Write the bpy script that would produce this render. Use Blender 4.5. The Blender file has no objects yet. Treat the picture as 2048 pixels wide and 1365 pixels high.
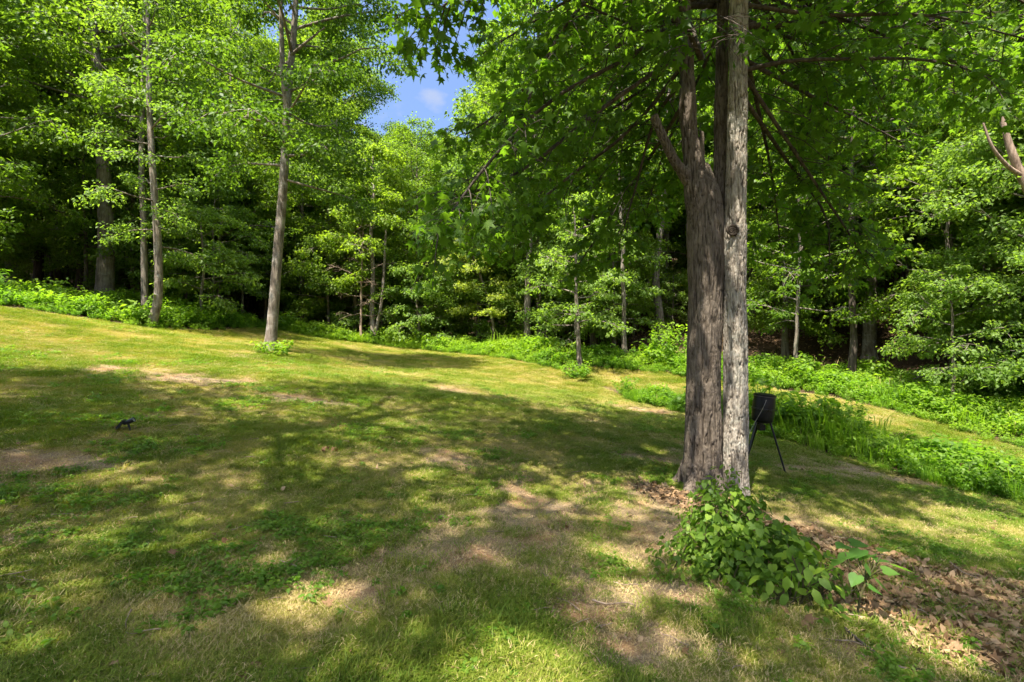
import bpy, math, random
import numpy as np
from mathutils import Vector, Matrix, Euler

# ------------------------------------------------------------------ camera, sky, sun, exposure
S = bpy.context.scene
C = S.collection
CAM_Z = 1.6
F = 1000.0                      # focal length in pixels of a 2048 px wide frame
cam_d = bpy.data.cameras.new('camera')
cam_d.sensor_width = 36.0
cam_d.lens = 36.0 * F / 2048.0
cam_d.clip_start = 0.05
cam_d.clip_end = 2000
cam = bpy.data.objects.new('camera', cam_d)
C.objects.link(cam)
cam.location = (0, 0, CAM_Z)
cam.rotation_euler = (math.radians(90), 0, 0)
S.camera = cam

SUN_EL = math.radians(67)
SUN_DIR = Vector((-0.50 * math.cos(SUN_EL) / 1.0, -0.866 * math.cos(SUN_EL), math.sin(SUN_EL))).normalized()
w = bpy.data.worlds.new('World')
S.world = w
w.use_nodes = True
nt = w.node_tree
nt.nodes.clear()
sky = nt.nodes.new('ShaderNodeTexSky')
sky.sky_type = 'NISHITA'
sky.sun_disc = False
sky.sun_elevation = SUN_EL
sky.sun_rotation = math.atan2(SUN_DIR.x, SUN_DIR.y)
sky.air_density = 0.9
sky.dust_density = 7.0
sky.ozone_density = 10.0
bg = nt.nodes.new('ShaderNodeBackground')
bg.inputs['Strength'].default_value = 0.054
out = nt.nodes.new('ShaderNodeOutputWorld')
# sparse small fair-weather clouds
geo = nt.nodes.new('ShaderNodeTexCoord')
cn = nt.nodes.new('ShaderNodeTexNoise')
cn.inputs['Scale'].default_value = 14.0
cn.inputs['Detail'].default_value = 6
mp = nt.nodes.new('ShaderNodeMapping')
mp.inputs['Scale'].default_value = (1, 1, 1.7)
nt.links.new(geo.outputs['Generated'], mp.inputs['Vector'])
nt.links.new(mp.outputs['Vector'], cn.inputs['Vector'])
cd = Vector((-0.160, 1.0, 0.487)).normalized()
dn = nt.nodes.new('ShaderNodeVectorMath'); dn.operation = 'DISTANCE'
dn.inputs[1].default_value = cd
nt.links.new(geo.outputs['Generated'], dn.inputs[0])
mr = nt.nodes.new('ShaderNodeMapRange')
mr.inputs['From Min'].default_value = 0.01; mr.inputs['From Max'].default_value = 0.04
mr.inputs['To Min'].default_value = 0.17; mr.inputs['To Max'].default_value = 0.0
nt.links.new(dn.outputs['Value'], mr.inputs['Value'])
ad = nt.nodes.new('ShaderNodeMath'); ad.operation = 'ADD'
nt.links.new(cn.outputs['Fac'], ad.inputs[0]); nt.links.new(mr.outputs['Result'], ad.inputs[1])
mr2 = nt.nodes.new('ShaderNodeMapRange')
mr2.inputs['From Min'].default_value = 0.62; mr2.inputs['From Max'].default_value = 0.95
nt.links.new(ad.outputs[0], mr2.inputs['Value'])
mx = nt.nodes.new('ShaderNodeMix'); mx.data_type = 'RGBA'
nt.links.new(mr2.outputs['Result'], mx.inputs['Factor'])
nt.links.new(sky.outputs['Color'], mx.inputs['A'])
mx.inputs['B'].default_value = (1.75, 1.9, 2.3, 1)
nt.links.new(mx.outputs['Result'], bg.inputs['Color'])
nt.links.new(bg.outputs[0], out.inputs['Surface'])

sun_d = bpy.data.lights.new('sun', 'SUN')
sun_d.energy = 2.4
sun_d.angle = math.radians(0.53)
sun_d.color = (1.0, 0.93, 0.80)
sun = bpy.data.objects.new('sun', sun_d)
C.objects.link(sun)
sun.location = (-20, -30, 40)
sun.rotation_euler = (-SUN_DIR).to_track_quat('-Z', 'Y').to_euler()

S.view_settings.view_transform = 'Standard'
S.view_settings.look = 'None'
S.view_settings.exposure = 2.85
S.view_settings.gamma = 1
S.view_settings.use_curve_mapping = False
S.cycles.max_bounces = 7
S.cycles.diffuse_bounces = 4
S.cycles.transmission_bounces = 5
S.cycles.transparent_max_bounces = 4
S.cycles.glossy_bounces = 2
S.cycles.sample_clamp_indirect = 6
S.cycles.use_denoising = True
S.cycles.denoiser = 'OPENIMAGEDENOISE'
S.cycles.denoising_input_passes = 'RGB_ALBEDO_NORMAL'
S.cycles.denoising_prefilter = 'ACCURATE'

# ------------------------------------------------------------------ helpers
rs = np.random.RandomState(7)
random.seed(7)

def P(u, v, Y):
    return np.array([(u - 1024) / F * Y, Y, CAM_Z - (v - 682) / F * Y])

_perm = np.random.RandomState(3).permutation(4096).astype(np.int64)
def _h(ix, iy, iz):
    a = _perm[ix & 4095]; a = _perm[(a + iy) & 4095]; a = _perm[(a + iz) & 4095]
    return a / 2047.5 - 1.0
def noise3(x, y, z):
    x = np.asarray(x, float); y = np.asarray(y, float); z = np.asarray(z, float) + x * 0
    xi = np.floor(x).astype(np.int64); yi = np.floor(y).astype(np.int64); zi = np.floor(z).astype(np.int64)
    fx = x - xi; fy = y - yi; fz = z - zi
    ux = fx*fx*(3-2*fx); uy = fy*fy*(3-2*fy); uz = fz*fz*(3-2*fz)
    r = 0
    for dx in (0, 1):
        wx = ux if dx else 1-ux
        for dy in (0, 1):
            wy = uy if dy else 1-uy
            for dz in (0, 1):
                wz = uz if dz else 1-uz
                r = r + wx*wy*wz*_h(xi+dx, yi+dy, zi+dz)
    return r
def fbm(x, y, z=0.0, oct=4):
    r = 0; a = 1.0; t = 0
    for i in range(oct):
        r = r + a*noise3(x*2**i+17*i, y*2**i-9*i, np.asarray(z)*2**i+5*i); t += a; a *= .5
    return r / t
def sstep(a, b, x):
    t = np.clip((x-a)/(b-a), 0, 1)
    return t*t*(3-2*t)

# ------------------------------------------------------------------ terrain
CP = np.array([
 (0,2.34,0),(-2.1,2.05,.2),(2.66,2.6,-.18),(-4.5,5.8,.6),(-4.7,4.6,.45),(2.52,6.2,-.28),(4.15,7.6,-.45),
 (7.7,7.5,-.86),(3.24,15,-.02),(5.76,10,-.42),(8.1,14,-.05),(8.1,17,.19),(10.1,13,-.19),(10.75,10.5,-.66),
 (9.2,19,.7),(13.6,19,.7),(14.3,14,.0),(15,26,3.6),(16,30,5.2),(20.5,20,3.2),(2.45,18,.62),(.7,23,1.1),
 (-3.5,24,1.17),(-6.6,24,1.41),(-11.1,24,2.13),(-10.5,20,2.04),(-5.8,18,1.05),(-6.95,14.5,1.32),
 (-11.6,16,2.03),(-12.8,12.5,2.45),(-9.7,9.5,1.52),(-15.5,19,3.1),(-14,24,2.85),(-.26,11,.3),(-2.1,17,.65),
 (0,7,.07),(-2.46,5.8,.34),(0,40,2.4),(0,60,6),(-30,30,5),(-30,5,4.2),(0,-6,.25),(-8,-6,1.0),(8,-6,-.8),
 (16,0,-1.5),(21,9,.3),(32,8,3.5),(36,30,9),(26,42,8.5),(-20,55,6.5),(35,65,13),(-60,60,9),(-60,0,7),(60,0,8),
 (60,60,16),(0,90,12),(-60,-50,4),(60,-50,2),(0,-50,0)], float)
def _phi(r2):
    return np.where(r2 > 1e-9, 0.5*r2*np.log(np.maximum(r2, 1e-9)), 0)
def _fit():
    n = len(CP); X = CP[:, :2]
    K = _phi(((X[:, None]-X[None])**2).sum(-1)) + np.eye(n)*0.6
    Pm = np.c_[np.ones(n), X]
    A = np.block([[K, Pm], [Pm.T, np.zeros((3, 3))]])
    return np.linalg.solve(A, np.r_[CP[:, 2], 0, 0, 0])
_W = _fit()
def ground(x, y):
    x = np.asarray(x, float); y = np.asarray(y, float)
    shp = np.broadcast(x, y).shape
    x = np.broadcast_to(x, shp).ravel(); y = np.broadcast_to(y, shp).ravel()
    cx = np.clip(x, -70, 70); cy = np.clip(y, -55, 95)
    z = _W[-3] + _W[-2]*cx + _W[-1]*cy
    for i in range(len(CP)):
        z = z + _W[i]*_phi((cx-CP[i, 0])**2 + (cy-CP[i, 1])**2)
    z = z + 0.30*np.clip(np.hypot(x, y)-62, 0, 85)
    z = z + 0.035*fbm(x*.7, y*.7) + 0.012*fbm(x*3, y*3, 4.)
    return z.reshape(shp)
def gz(x, y):
    return float(ground(np.array([x]), np.array([y]))[0])
def at(u, v, lo=1.5, hi=60):
    """the point of the terrain seen along one sight line"""
    Y = np.linspace(lo, hi, 4000)
    X = (u-1024)/F*Y
    d = CAM_Z-(v-682)/F*Y - ground(X, Y)
    k = np.argmax(d < 0)
    return np.array([X[k], Y[k], ground(X[k:k+1], Y[k:k+1])[0]])

LAWN1 = np.array([(-40,-12),(-18,8),(-12.9,12.3),(-11.4,15.6),(-10.6,18),(-11.0,22.6),(-6.8,24.0),(-3.6,23.2),(-1.0,21.2),
                  (0.9,18.9),(2.6,16.2),(3.3,14.6),(4.3,12.0),(5.5,9.9),(6.4,8.6),(7.6,7.6),(9.2,4),(12,-12)], float)
LAWN2 = np.array([(1.9,16.6),(2.4,18.2),(5.5,18.2),(8.2,16.2),(9.9,12.8),(10.6,10.4),(12,6),(10.6,6.6),(9.0,8.6),(7.4,11.2),(5.8,13.2),(4.6,14.6),(3.4,15.4)], float)
def sdist(poly, x, y):
    """signed distance to a polygon, positive inside"""
    x = np.asarray(x, float); y = np.asarray(y, float)
    ins = np.zeros(x.shape, bool); d = np.full(x.shape, 1e9)
    n = len(poly)
    for i in range(n):
        x0, y0 = poly[i]; x1, y1 = poly[(i+1) % n]
        cond = (y0 > y) != (y1 > y)
        xi = (x1-x0)*(y-y0)/((y1-y0) if abs(y1-y0) > 1e-9 else 1e-9)+x0
        ins ^= cond & (x < xi)
        dx, dy = x1-x0, y1-y0
        t = np.clip(((x-x0)*dx+(y-y0)*dy)/(dx*dx+dy*dy), 0, 1)
        d = np.minimum(d, np.hypot(x-x0-t*dx, y-y0-t*dy))
    return np.where(ins, d, -d)
def lawn_d(x, y):
    d = np.maximum(sdist(LAWN1, x, y), sdist(LAWN2, x, y))
    return d + 0.25*fbm(np.asarray(x)*.9, np.asarray(y)*.9, 2.)

# ground wear fields shared by the soil colour and the plants that grow on it
BARE = [(-.25,3.75,.50,.30),(.10,3.45,.32,.22),(.33,2.62,.30,.14),(.05,2.42,.22,.12),(.62,3.0,.40,.2),(-.62,5.7,.22,.3),(1.15,3.3,.5,.22),(1.4,4.3,.35,.45),(.12,4.9,.3,.75),(.55,3.2,.35,.22),(-1.0,3.1,.3,.16),(-3.9,4.75,1.2,.3),(-1.2,11.4,.8,.45),(.9,2.6,.5,.2),
        (2.1,5.3,1.3,.8),(2.2,7.6,.9,.35),(-3.3,8.2,1.2,.35),(-.8,6.1,.3,.5),(1.8,4.2,.6,.5),(-6.0,9.0,1.4,.5),(5.5,8.2,.9,.4),(3.3,12.6,1.2,.7)]
def bare(x, y):
    b = 0.70*fbm(x*.9+3, y*.9, 1., 4) + 0.34*fbm(x*3.3, y*3.3, 7., 3)
    k = 0
    wx = x+.35*fbm(x*2.2, y*2.2, 30., 3); wy = y+.35*fbm(x*2.2, y*2.2, 40., 3)
    for cx, cy, rx, ry in BARE:
        k = np.maximum(k, np.exp(-(((wx-cx)/rx)**2+((wy-cy)/ry)**2)*1.1))
    f = .30*fbm(x*8., y*8., 70., 3)
    k2 = .17*np.exp(-((x-1.0)/1.7)**2-((y-3.6)/1.9)**2)+.12*np.exp(-((x+.2)/1.0)**2-((y-4.2)/1.4)**2)
    return b*.85 + k*.72 + f + k2                          # > ~.35 bare
def dry(x, y):
    return .62*fbm(x*.7, y*.7, 12., 4) + .62*fbm(x*2.3, y*2.3, 21., 4) - .06
def litter(x, y):
    """brown leaf litter to the right of and below the double tree"""
    d = .85*np.exp(-(((x-2.85-(4.6-y)*.10)/1.0)**2+((y-3.7)/1.55)**2)**1.5) + .8*np.exp(-(((x-1.75)/.7)**2+((y-5.7)/.55)**2)) + .45*np.exp(-(((x-4.2)/1.1)**2+((y-3.9)/.9)**2))
    return d + .45*fbm(x*2.4, y*2.4, 50., 4)

# ------------------------------------------------------------------ materials
def new_mat(name):
    m = bpy.data.materials.new(name); m.use_nodes = True
    t = m.node_tree; t.nodes.clear()
    o = t.nodes.new('ShaderNodeOutputMaterial')
    return m, t, o
def node(t, typ, **kw):
    n = t.nodes.new(typ)
    for k, v in kw.items():
        if k.startswith('i_'):
            n.inputs[k[2:]].default_value = v
        else:
            setattr(n, k, v)
    return n
def ramp(t, stops, src):
    r = t.nodes.new('ShaderNodeValToRGB')
    e = r.color_ramp.elements
    while len(e) < len(stops): e.new(0.5)
    for k, (p, c) in enumerate(stops):
        e[k].position = p; e[k].color = (*c, 1)
    t.links.new(src, r.inputs['Fac'])
    return r.outputs['Color']
def mixc(t, fac, a, b, typ='MIX'):
    m = t.nodes.new('ShaderNodeMix'); m.data_type = 'RGBA'; m.blend_type = typ
    for sock, v in (('Factor', fac), ('A', a), ('B', b)):
        if isinstance(v, (int, float)): m.inputs[sock].default_value = v
        elif isinstance(v, tuple): m.inputs[sock].default_value = (*v, 1)
        else: t.links.new(v, m.inputs[sock])
    return m.outputs['Result']
def mth(t, op, a, b):
    m = t.nodes.new('ShaderNodeMath'); m.operation = op
    for k, v in enumerate((a, b)):
        if isinstance(v, (int, float)): m.inputs[k].default_value = v
        else: t.links.new(v, m.inputs[k])
    return m.outputs[0]

def leaf_mat(name, c0, c1, c2, trans=0.48, tgain=2.7, rough=0.5, instancer=False, objrand=.35, spec=.22):
    m, t, o = new_mat(name)
    a = node(t, 'ShaderNodeAttribute', attribute_name='tint')
    f = a.outputs['Fac']
    if instancer:
        b = node(t, 'ShaderNodeAttribute', attribute_name='tone', attribute_type='INSTANCER')
        f = mth(t, 'ADD', mth(t, 'MULTIPLY', f, .45), mth(t, 'MULTIPLY', b.outputs['Fac'], .6))
    else:
        oi = node(t, 'ShaderNodeObjectInfo')
        f = mth(t, 'ADD', mth(t, 'MULTIPLY', f, 1-objrand), mth(t, 'MULTIPLY', oi.outputs['Random'], objrand))
    col = ramp(t, [(0.05, c0), (.5, c1), (.95, c2)], f)
    p = node(t, 'ShaderNodeBsdfPrincipled')
    p.inputs['Roughness'].default_value = rough
    p.inputs['Specular IOR Level'].default_value = spec
    t.links.new(col, p.inputs['Base Color'])
    tr = node(t, 'ShaderNodeBsdfTranslucent')
    tc = mixc(t, 1.0, col, (tgain*.98, tgain*1.0, tgain*.35), 'MULTIPLY')
    t.links.new(tc, tr.inputs['Color'])
    ms = node(t, 'ShaderNodeMixShader'); ms.inputs[0].default_value = trans
    t.links.new(p.outputs[0], ms.inputs[1]); t.links.new(tr.outputs[0], ms.inputs[2])
    t.links.new(ms.outputs[0], o.inputs['Surface'])
    return m

M_MAPLE = leaf_mat('star leaf green', (.042,.09,.010), (.068,.13,.014), (.105,.18,.020), objrand=.2, tgain=3.2)
M_WOOD = leaf_mat('woodland leaf', (.052,.10,.012), (.095,.155,.018), (.155,.215,.026), objrand=.45)
M_TULIP = leaf_mat('tulip leaf', (.040,.085,.012), (.068,.125,.016), (.11,.175,.022), tgain=2.3, objrand=.1)
M_VINE2 = leaf_mat('small vine leaf', (.06,.12,.014), (.11,.18,.022), (.19,.27,.035), trans=.42, objrand=.7, spec=.25, rough=.5)
M_LIGHT = leaf_mat('light understory leaf', (.075,.13,.024), (.11,.175,.034), (.16,.225,.05), objrand=.3)
M_YELLOW = leaf_mat('yellow green leaf', (.13,.17,.03), (.17,.21,.04), (.21,.25,.05))
M_VINE = leaf_mat('vine leaf', (.05,.10,.013), (.10,.175,.02), (.19,.275,.028), trans=.42, objrand=.7, spec=.2, rough=.55)
M_BIGLEAF = leaf_mat('broad seedling leaf', (.06,.15,.03), (.085,.18,.035), (.11,.21,.04), objrand=.8)
M_WEED = leaf_mat('weed leaf', (.055,.13,.012), (.105,.19,.018), (.17,.25,.026), instancer=True)
M_GRASS = leaf_mat('lawn grass', (.085,.16,.010), (.195,.225,.028), (.42,.33,.12), trans=.34, tgain=1.5, instancer=True, rough=.6, spec=.2)
M_STRAW = leaf_mat('dry straw', (.28,.20,.09), (.42,.31,.15), (.55,.43,.22), trans=.15, tgain=1.2, instancer=True, rough=.8, spec=.1)
M_CLOVER = leaf_mat('low broadleaf weed', (.065,.14,.014), (.095,.175,.018), (.14,.21,.028), instancer=True)
M_DRYLEAF = leaf_mat('dead leaf', (.12,.062,.03), (.24,.145,.075), (.42,.29,.17), trans=.12, tgain=1.0, instancer=True, rough=.8, spec=.15)
M_DRYLEAF1 = leaf_mat('fallen leaf', (.13,.07,.035), (.22,.125,.065), (.34,.24,.14), trans=.12, tgain=1.0, rough=.8, spec=.15, objrand=.8)

def bark_mat(name, lo, mid, hi, lichen=None, lich_amt=.5, scale=26.0, bump=.5, attr=False):
    m, t, o = new_mat(name)
    tc = node(t, 'ShaderNodeTexCoord')
    mpn = node(t, 'ShaderNodeMapping'); mpn.inputs['Scale'].default_value = (1, 1, .14)
    t.links.new(tc.outputs['Object'], mpn.inputs['Vector'])
    n1 = node(t, 'ShaderNodeTexNoise', i_Scale=scale, i_Detail=8, i_Roughness=.65)
    t.links.new(mpn.outputs[0], n1.inputs['Vector'])
    n2 = node(t, 'ShaderNodeTexNoise', i_Scale=2.6, i_Detail=6, i_Roughness=.6)
    t.links.new(tc.outputs['Object'], n2.inputs['Vector'])
    f = n1.outputs['Fac']
    if attr:
        a = node(t, 'ShaderNodeAttribute', attribute_name='ridge')
        f = mth(t, 'ADD', mth(t, 'MULTIPLY', f, .72), mth(t, 'MULTIPLY', a.outputs['Fac'], .26))
    col = ramp(t, [(.34, lo), (.5, mid), (.66, hi)], f)
    v = ramp(t, [(.3, (.65,.62,.6)), (.7, (1.2,1.2,1.2))], n2.outputs['Fac'])
    col = mixc(t, .8, col, v, 'MULTIPLY')
    if lichen:
        n3 = node(t, 'ShaderNodeTexNoise', i_Scale=3.4, i_Detail=9, i_Roughness=.72, i_Distortion=.6)
        t.links.new(tc.outputs['Object'], n3.inputs['Vector'])
        mk = ramp(t, [(.50, (0,0,0)), (.66, (lich_amt,)*3)], n3.outputs['Fac'])
        col = mixc(t, mk, col, lichen)
    p = node(t, 'ShaderNodeBsdfPrincipled', i_Roughness=.88)
    p.inputs['Specular IOR Level'].default_value = .2
    t.links.new(col, p.inputs['Base Color'])
    b = node(t, 'ShaderNodeBump', i_Strength=bump, i_Distance=.03)
    t.links.new(n1.outputs['Fac'], b.inputs['Height'])
    t.links.new(b.outputs[0], p.inputs['Normal'])
    t.links.new(p.outputs[0], o.inputs['Surface'])
    return m
B_BROWN = bark_mat('furrowed brown bark', (.048,.037,.027), (.118,.094,.072), (.185,.152,.12), attr=True, scale=40, bump=.9)
B_GREY = bark_mat('pale grey ridged bark', (.085,.068,.050), (.27,.23,.185), (.45,.405,.34), lichen=(.34,.36,.31), attr=True, scale=40, bump=.9)
B_PALE = bark_mat('pale smooth bark', (.075,.058,.042), (.17,.14,.11), (.27,.23,.185), lichen=(.36,.34,.30), lich_amt=.75, scale=14)
B_DARK = bark_mat('dark woodland bark', (.035,.028,.022), (.075,.06,.048), (.13,.105,.085), scale=20)
B_MID = bark_mat('grey woodland bark', (.07,.058,.045), (.15,.125,.10), (.24,.205,.165), lichen=(.3,.31,.26), lich_amt=.4, scale=20)
B_DEAD = bark_mat('weathered dead wood', (.13,.09,.065), (.26,.19,.14), (.38,.29,.22), scale=18)
B_STEM = bark_mat('green brown stem', (.05,.045,.02), (.09,.08,.035), (.14,.12,.06), scale=30)

# soil / lawn / woodland floor
def ground_mat():
    m, t, o = new_mat('soil and thatch')
    tc = node(t, 'ShaderNodeTexCoord')
    za = node(t, 'ShaderNodeAttribute', attribute_name='zone')
    sep = node(t, 'ShaderNodeSeparateColor')
    t.links.new(za.outputs['Color'], sep.inputs[0])
    def nz(s, d=6, r=.6):
        n = node(t, 'ShaderNodeTexNoise', i_Scale=s, i_Detail=d, i_Roughness=r)
        t.links.new(tc.outputs['Object'], n.inputs['Vector']); return n.outputs['Fac']
    fine = nz(75, 8, .78); med = nz(9, 6, .65); big = nz(1.3, 5)
    soil = ramp(t, [(.3, (.12,.085,.05)), (.5, (.27,.195,.12)), (.72, (.46,.36,.235))], fine)
    clay = ramp(t, [(.3, (.20,.10,.05)), (.7, (.36,.20,.105))], fine)
    soil = mixc(t, ramp(t, [(.46, (0,0,0)), (.60, (.8,)*3)], nz(1.9, 5, .65)), soil, clay)
    thatch = ramp(t, [(.28, (.15,.12,.045)), (.5, (.27,.22,.085)), (.74, (.42,.33,.15))], fine)
    green = ramp(t, [(.28, (.06,.085,.016)), (.72, (.15,.165,.035))], fine)
    th = mixc(t, sep.outputs['Green'], green, thatch)
    lawn = mixc(t, sep.outputs['Red'], th, soil)
    floor = ramp(t, [(.3, (.025,.017,.010)), (.52, (.07,.045,.026)), (.72, (.16,.10,.058))], nz(26, 6, .75))
    col = mixc(t, sep.outputs['Blue'], floor, lawn)
    p = node(t, 'ShaderNodeBsdfPrincipled', i_Roughness=.95)
    p.inputs['Specular IOR Level'].default_value = .1
    t.links.new(col, p.inputs['Base Color'])
    b = node(t, 'ShaderNodeBump', i_Strength=.9, i_Distance=.02)
    t.links.new(mth(t, 'ADD', fine, mth(t, 'MULTIPLY', med, 2.0)), b.inputs['Height'])
    t.links.new(b.outputs[0], p.inputs['Normal'])
    t.links.new(p.outputs[0], o.inputs['Surface'])
    return m
M_GROUND = ground_mat()

def plain(name, col, rough=.5, spec=.4, metal=0., noise=.15):
    m, t, o = new_mat(name)
    tc = node(t, 'ShaderNodeTexCoord')
    n = node(t, 'ShaderNodeTexNoise', i_Scale=22, i_Detail=6)
    t.links.new(tc.outputs['Object'], n.inputs['Vector'])
    lo = tuple(c*(1-noise*1.5) for c in col); hi = tuple(c*(1+noise*1.5)+.004 for c in col)
    c = ramp(t, [(.3, lo), (.7, hi)], n.outputs['Fac'])
    p = node(t, 'ShaderNodeBsdfPrincipled', i_Roughness=rough, i_Metallic=metal)
    p.inputs['Specular IOR Level'].default_value = spec
    t.links.new(c, p.inputs['Base Color'])
    t.links.new(ramp(t, [(.3, (rough*.8,)*3), (.7, (min(1, rough*1.25),)*3)], n.outputs['Fac']), p.inputs['Roughness'])
    t.links.new(p.outputs[0], o.inputs['Surface'])
    return m
M_BARREL = plain('black barrel plastic', (.007,.007,.007), .42, .25)
M_BLACK = plain('black metal tube', (.010,.010,.010), .4)
M_STRAP = plain('grey strap', (.22,.20,.17), .6)
M_STEEL = plain('dull steel band', (.10,.095,.09), .4, metal=.6)
M_LAMP = plain('slate black lamp plastic', (.012,.014,.017), .45, .35)
M_PANEL = plain('dark solar cell', (.010,.013,.022), .15, .6)
M_LENS = plain('pale lamp lens', (.28,.29,.28), .2, .6, noise=.03)

# ------------------------------------------------------------------ mesh building
def mesh_from(name, V, T=None, Q=None, mat=None, smooth=False, attrs=None, facesmooth=True):
    V = np.asarray(V, np.float32)
    me = bpy.data.meshes.new(name)
    faces = []
    nT = 0 if T is None else len(T); nQ = 0 if Q is None else len(Q)
    me.vertices.add(len(V)); me.vertices.foreach_set('co', V.ravel())
    nl = nT*3+nQ*4
    me.loops.add(nl); me.polygons.add(nT+nQ)
    li = np.concatenate([np.asarray(T, np.int32).ravel() if nT else np.zeros(0, np.int32), np.asarray(Q, np.int32).ravel() if nQ else np.zeros(0, np.int32)])
    me.loops.foreach_set('vertex_index', li)
    ls = np.concatenate([np.arange(nT)*3, nT*3+np.arange(nQ)*4]).astype(np.int32)
    me.polygons.foreach_set('loop_start', ls)
    if smooth:
        me.polygons.foreach_set('use_smooth', np.ones(nT+nQ, bool))
    if mat: me.materials.append(mat)
    for an, av in (attrs or {}).items():
        av = np.asarray(av, np.float32)
        if av.ndim == 1:
            me.attributes.new(an, 'FLOAT', 'POINT').data.foreach_set('value', av)
        else:
            me.attributes.new(an, 'FLOAT_COLOR', 'POINT').data.foreach_set('color', av.ravel())
    me.update(calc_edges=True)
    me.validate()
    return me
def link(name, me, parent=None, loc=None, label=None, cat=None, group=None, kind=None):
    o = bpy.data.objects.new(name, me); C.objects.link(o)
    if parent: o.parent = parent
    if loc is not None: o.location = loc
    tag(o, label, cat, group, kind)
    return o
def tag(o, label=None, cat=None, group=None, kind=None):
    for k, v in (('label', label), ('category', cat), ('group', group), ('kind', kind)):
        if v: o[k] = v
def empty(name, loc, label, cat, group=None, rz=0, sc=1.0):
    o = link(name, None, None, loc, label, cat, group)
    o.empty_display_size = .2
    o.rotation_euler = (0, 0, rz); o.scale = (sc,)*3
    return o

def tube_grid(pts, radii, nseg, cap=True):
    pts = np.asarray(pts, float); n = len(pts)
    T = np.gradient(pts, axis=0); T /= np.linalg.norm(T, axis=1)[:, None]+1e-12
    ref = np.array([1., 0, 0]) if abs(T[0, 0]) < .9 else np.array([0, 1., 0])
    A = np.empty((n, 3)); a = ref
    for i in range(n):
        a = a-T[i]*a.dot(T[i]); a = a/(np.linalg.norm(a)+1e-12); A[i] = a
    B = np.cross(T, A)
    th = np.arange(nseg)/nseg*2*math.pi
    R = np.asarray(radii, float)
    if R.ndim == 1: R = R[:, None]
    V = pts[:, None]+R[..., None]*(np.cos(th)[None, :, None]*A[:, None]+np.sin(th)[None, :, None]*B[:, None])
    i = np.arange(n-1)[:, None]*nseg; j = np.arange(nseg)[None]; k = (j+1) % nseg
    Q = np.stack([i+j, i+k, i+nseg+k, i+nseg+j], -1).reshape(-1, 4)
    return V.reshape(-1, 3), Q
class Tubes:
    def __init__(s): s.V = []; s.Q = []; s.n = 0
    def add(s, pts, radii, nseg=6):
        V, Q = tube_grid(pts, radii, nseg)
        s.V.append(V); s.Q.append(Q+s.n); s.n += len(V)
    def mesh(s, name, mat, smooth=True):
        return mesh_from(name, np.concatenate(s.V), None, np.concatenate(s.Q), mat, smooth)
def curve(pts, n):
    """Catmull-Rom through pts"""
    p = np.asarray(pts, float); m = len(p)
    q = np.vstack([2*p[0]-p[1], p, 2*p[-1]-p[-2]])
    t = np.linspace(0, m-1-1e-6, n); i = t.astype(int); f = (t-i)[:, None]
    a, b, c, d = q[i], q[i+1], q[i+2], q[i+3]
    return .5*((2*b)+(-a+c)*f+(2*a-5*b+4*c-d)*f**2+(-a+3*b-3*c+d)*f**3)

# leaf templates: unit length along +x, width y, up z
def fan(out, zc=.04):
    out = np.array(out, float); n = len(out)
    V = np.vstack([[out[:, 0].mean(), 0, zc], out])
    T = [(0, 1+i, 1+(i+1) % n) for i in range(n)]
    return V, np.array(T)
def _star():
    o = [(0, 0, 0)]
    lob = [(-112, .62), (-56, .86), (0, 1.0), (56, .86), (112, .62)]
    c = np.array([.30, 0])
    for k, (a, r) in enumerate(lob):
        a = math.radians(a)
        o.append((c[0]+r*.72*math.cos(a), c[1]+r*.72*math.sin(a), -.07))
        if k < 4:
            b = math.radians((lob[k][0]+lob[k+1][0])/2)
            o.append((c[0]+.27*math.cos(b), c[1]+.27*math.sin(b), .02))
    V, T = fan(o, .05); V[0] = (.30, 0, .05)
    return V, T
L_STAR = _star()
L_QUAD = (np.array([(0,0,0),(.45,-.34,.06),(1,0,-.10),(.45,.34,.06)], float), np.array([(0,1,2),(0,2,3)]))
L_OVAL = (np.array([(0,0,0),(.3,-.26,.05),(.7,-.22,.02),(1,0,-.1),(.7,.22,.02),(.3,.26,.05)], float), np.array([(0,1,5),(1,2,5),(2,4,5),(2,3,4)]))
L_HEART = fan([(0.02,0,0),(-.10,-.20,.02),(0,-.40,.03),(.25,-.47,.02),(.55,-.33,-.01),(.8,-.14,-.05),(1.0,0,-.10),(.8,.14,-.05),(.55,.33,-.01),(.25,.47,.02),(0,.40,.03),(-.10,.20,.02)], -.05)
L_LANCE = (np.array([(0,0,0),(.35,-.15,.03),(1,0,-.14),(.35,.15,.03)], float), np.array([(0,1,2),(0,2,3)]))
def leaf_frames(dirs, rng, up=.8, jit=.55):
    """orthonormal frames: x along leaf, z near up"""
    n = len(dirs)
    x = dirs/(np.linalg.norm(dirs, axis=1)[:, None]+1e-9)
    z = np.array([0, 0, up])+rng.normal(0, jit, (n, 3))
    z -= x*(z*x).sum(1)[:, None]; z /= np.linalg.norm(z, axis=1)[:, None]+1e-9
    y = np.cross(z, x)
    return np.stack([x, y, z], 2)            # columns
def leaves_mesh(name, pos, Rm, size, tmpl, mat, tint):
    TV, TT = tmpl
    k = len(TV); n = len(pos)
    cr = np.random.RandomState(n % 9973)
    TVn = np.repeat(TV[None], n, 0).astype(float)
    TVn[:, :, 2] -= cr.uniform(-.08, .42, n)[:, None]*TVn[:, :, 0]**2+cr.normal(.05, .30, n)[:, None]*TVn[:, :, 1]**2
    V = np.einsum('nij,nkj->nki', Rm, TVn)*np.asarray(size)[:, None, None]+pos[:, None]
    T = (TT[None]+(np.arange(n)*k)[:, None, None]).reshape(-1, 3)
    return mesh_from(name, V.reshape(-1, 3), T, None, mat, False, {'tint': np.repeat(tint, k)})

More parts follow.
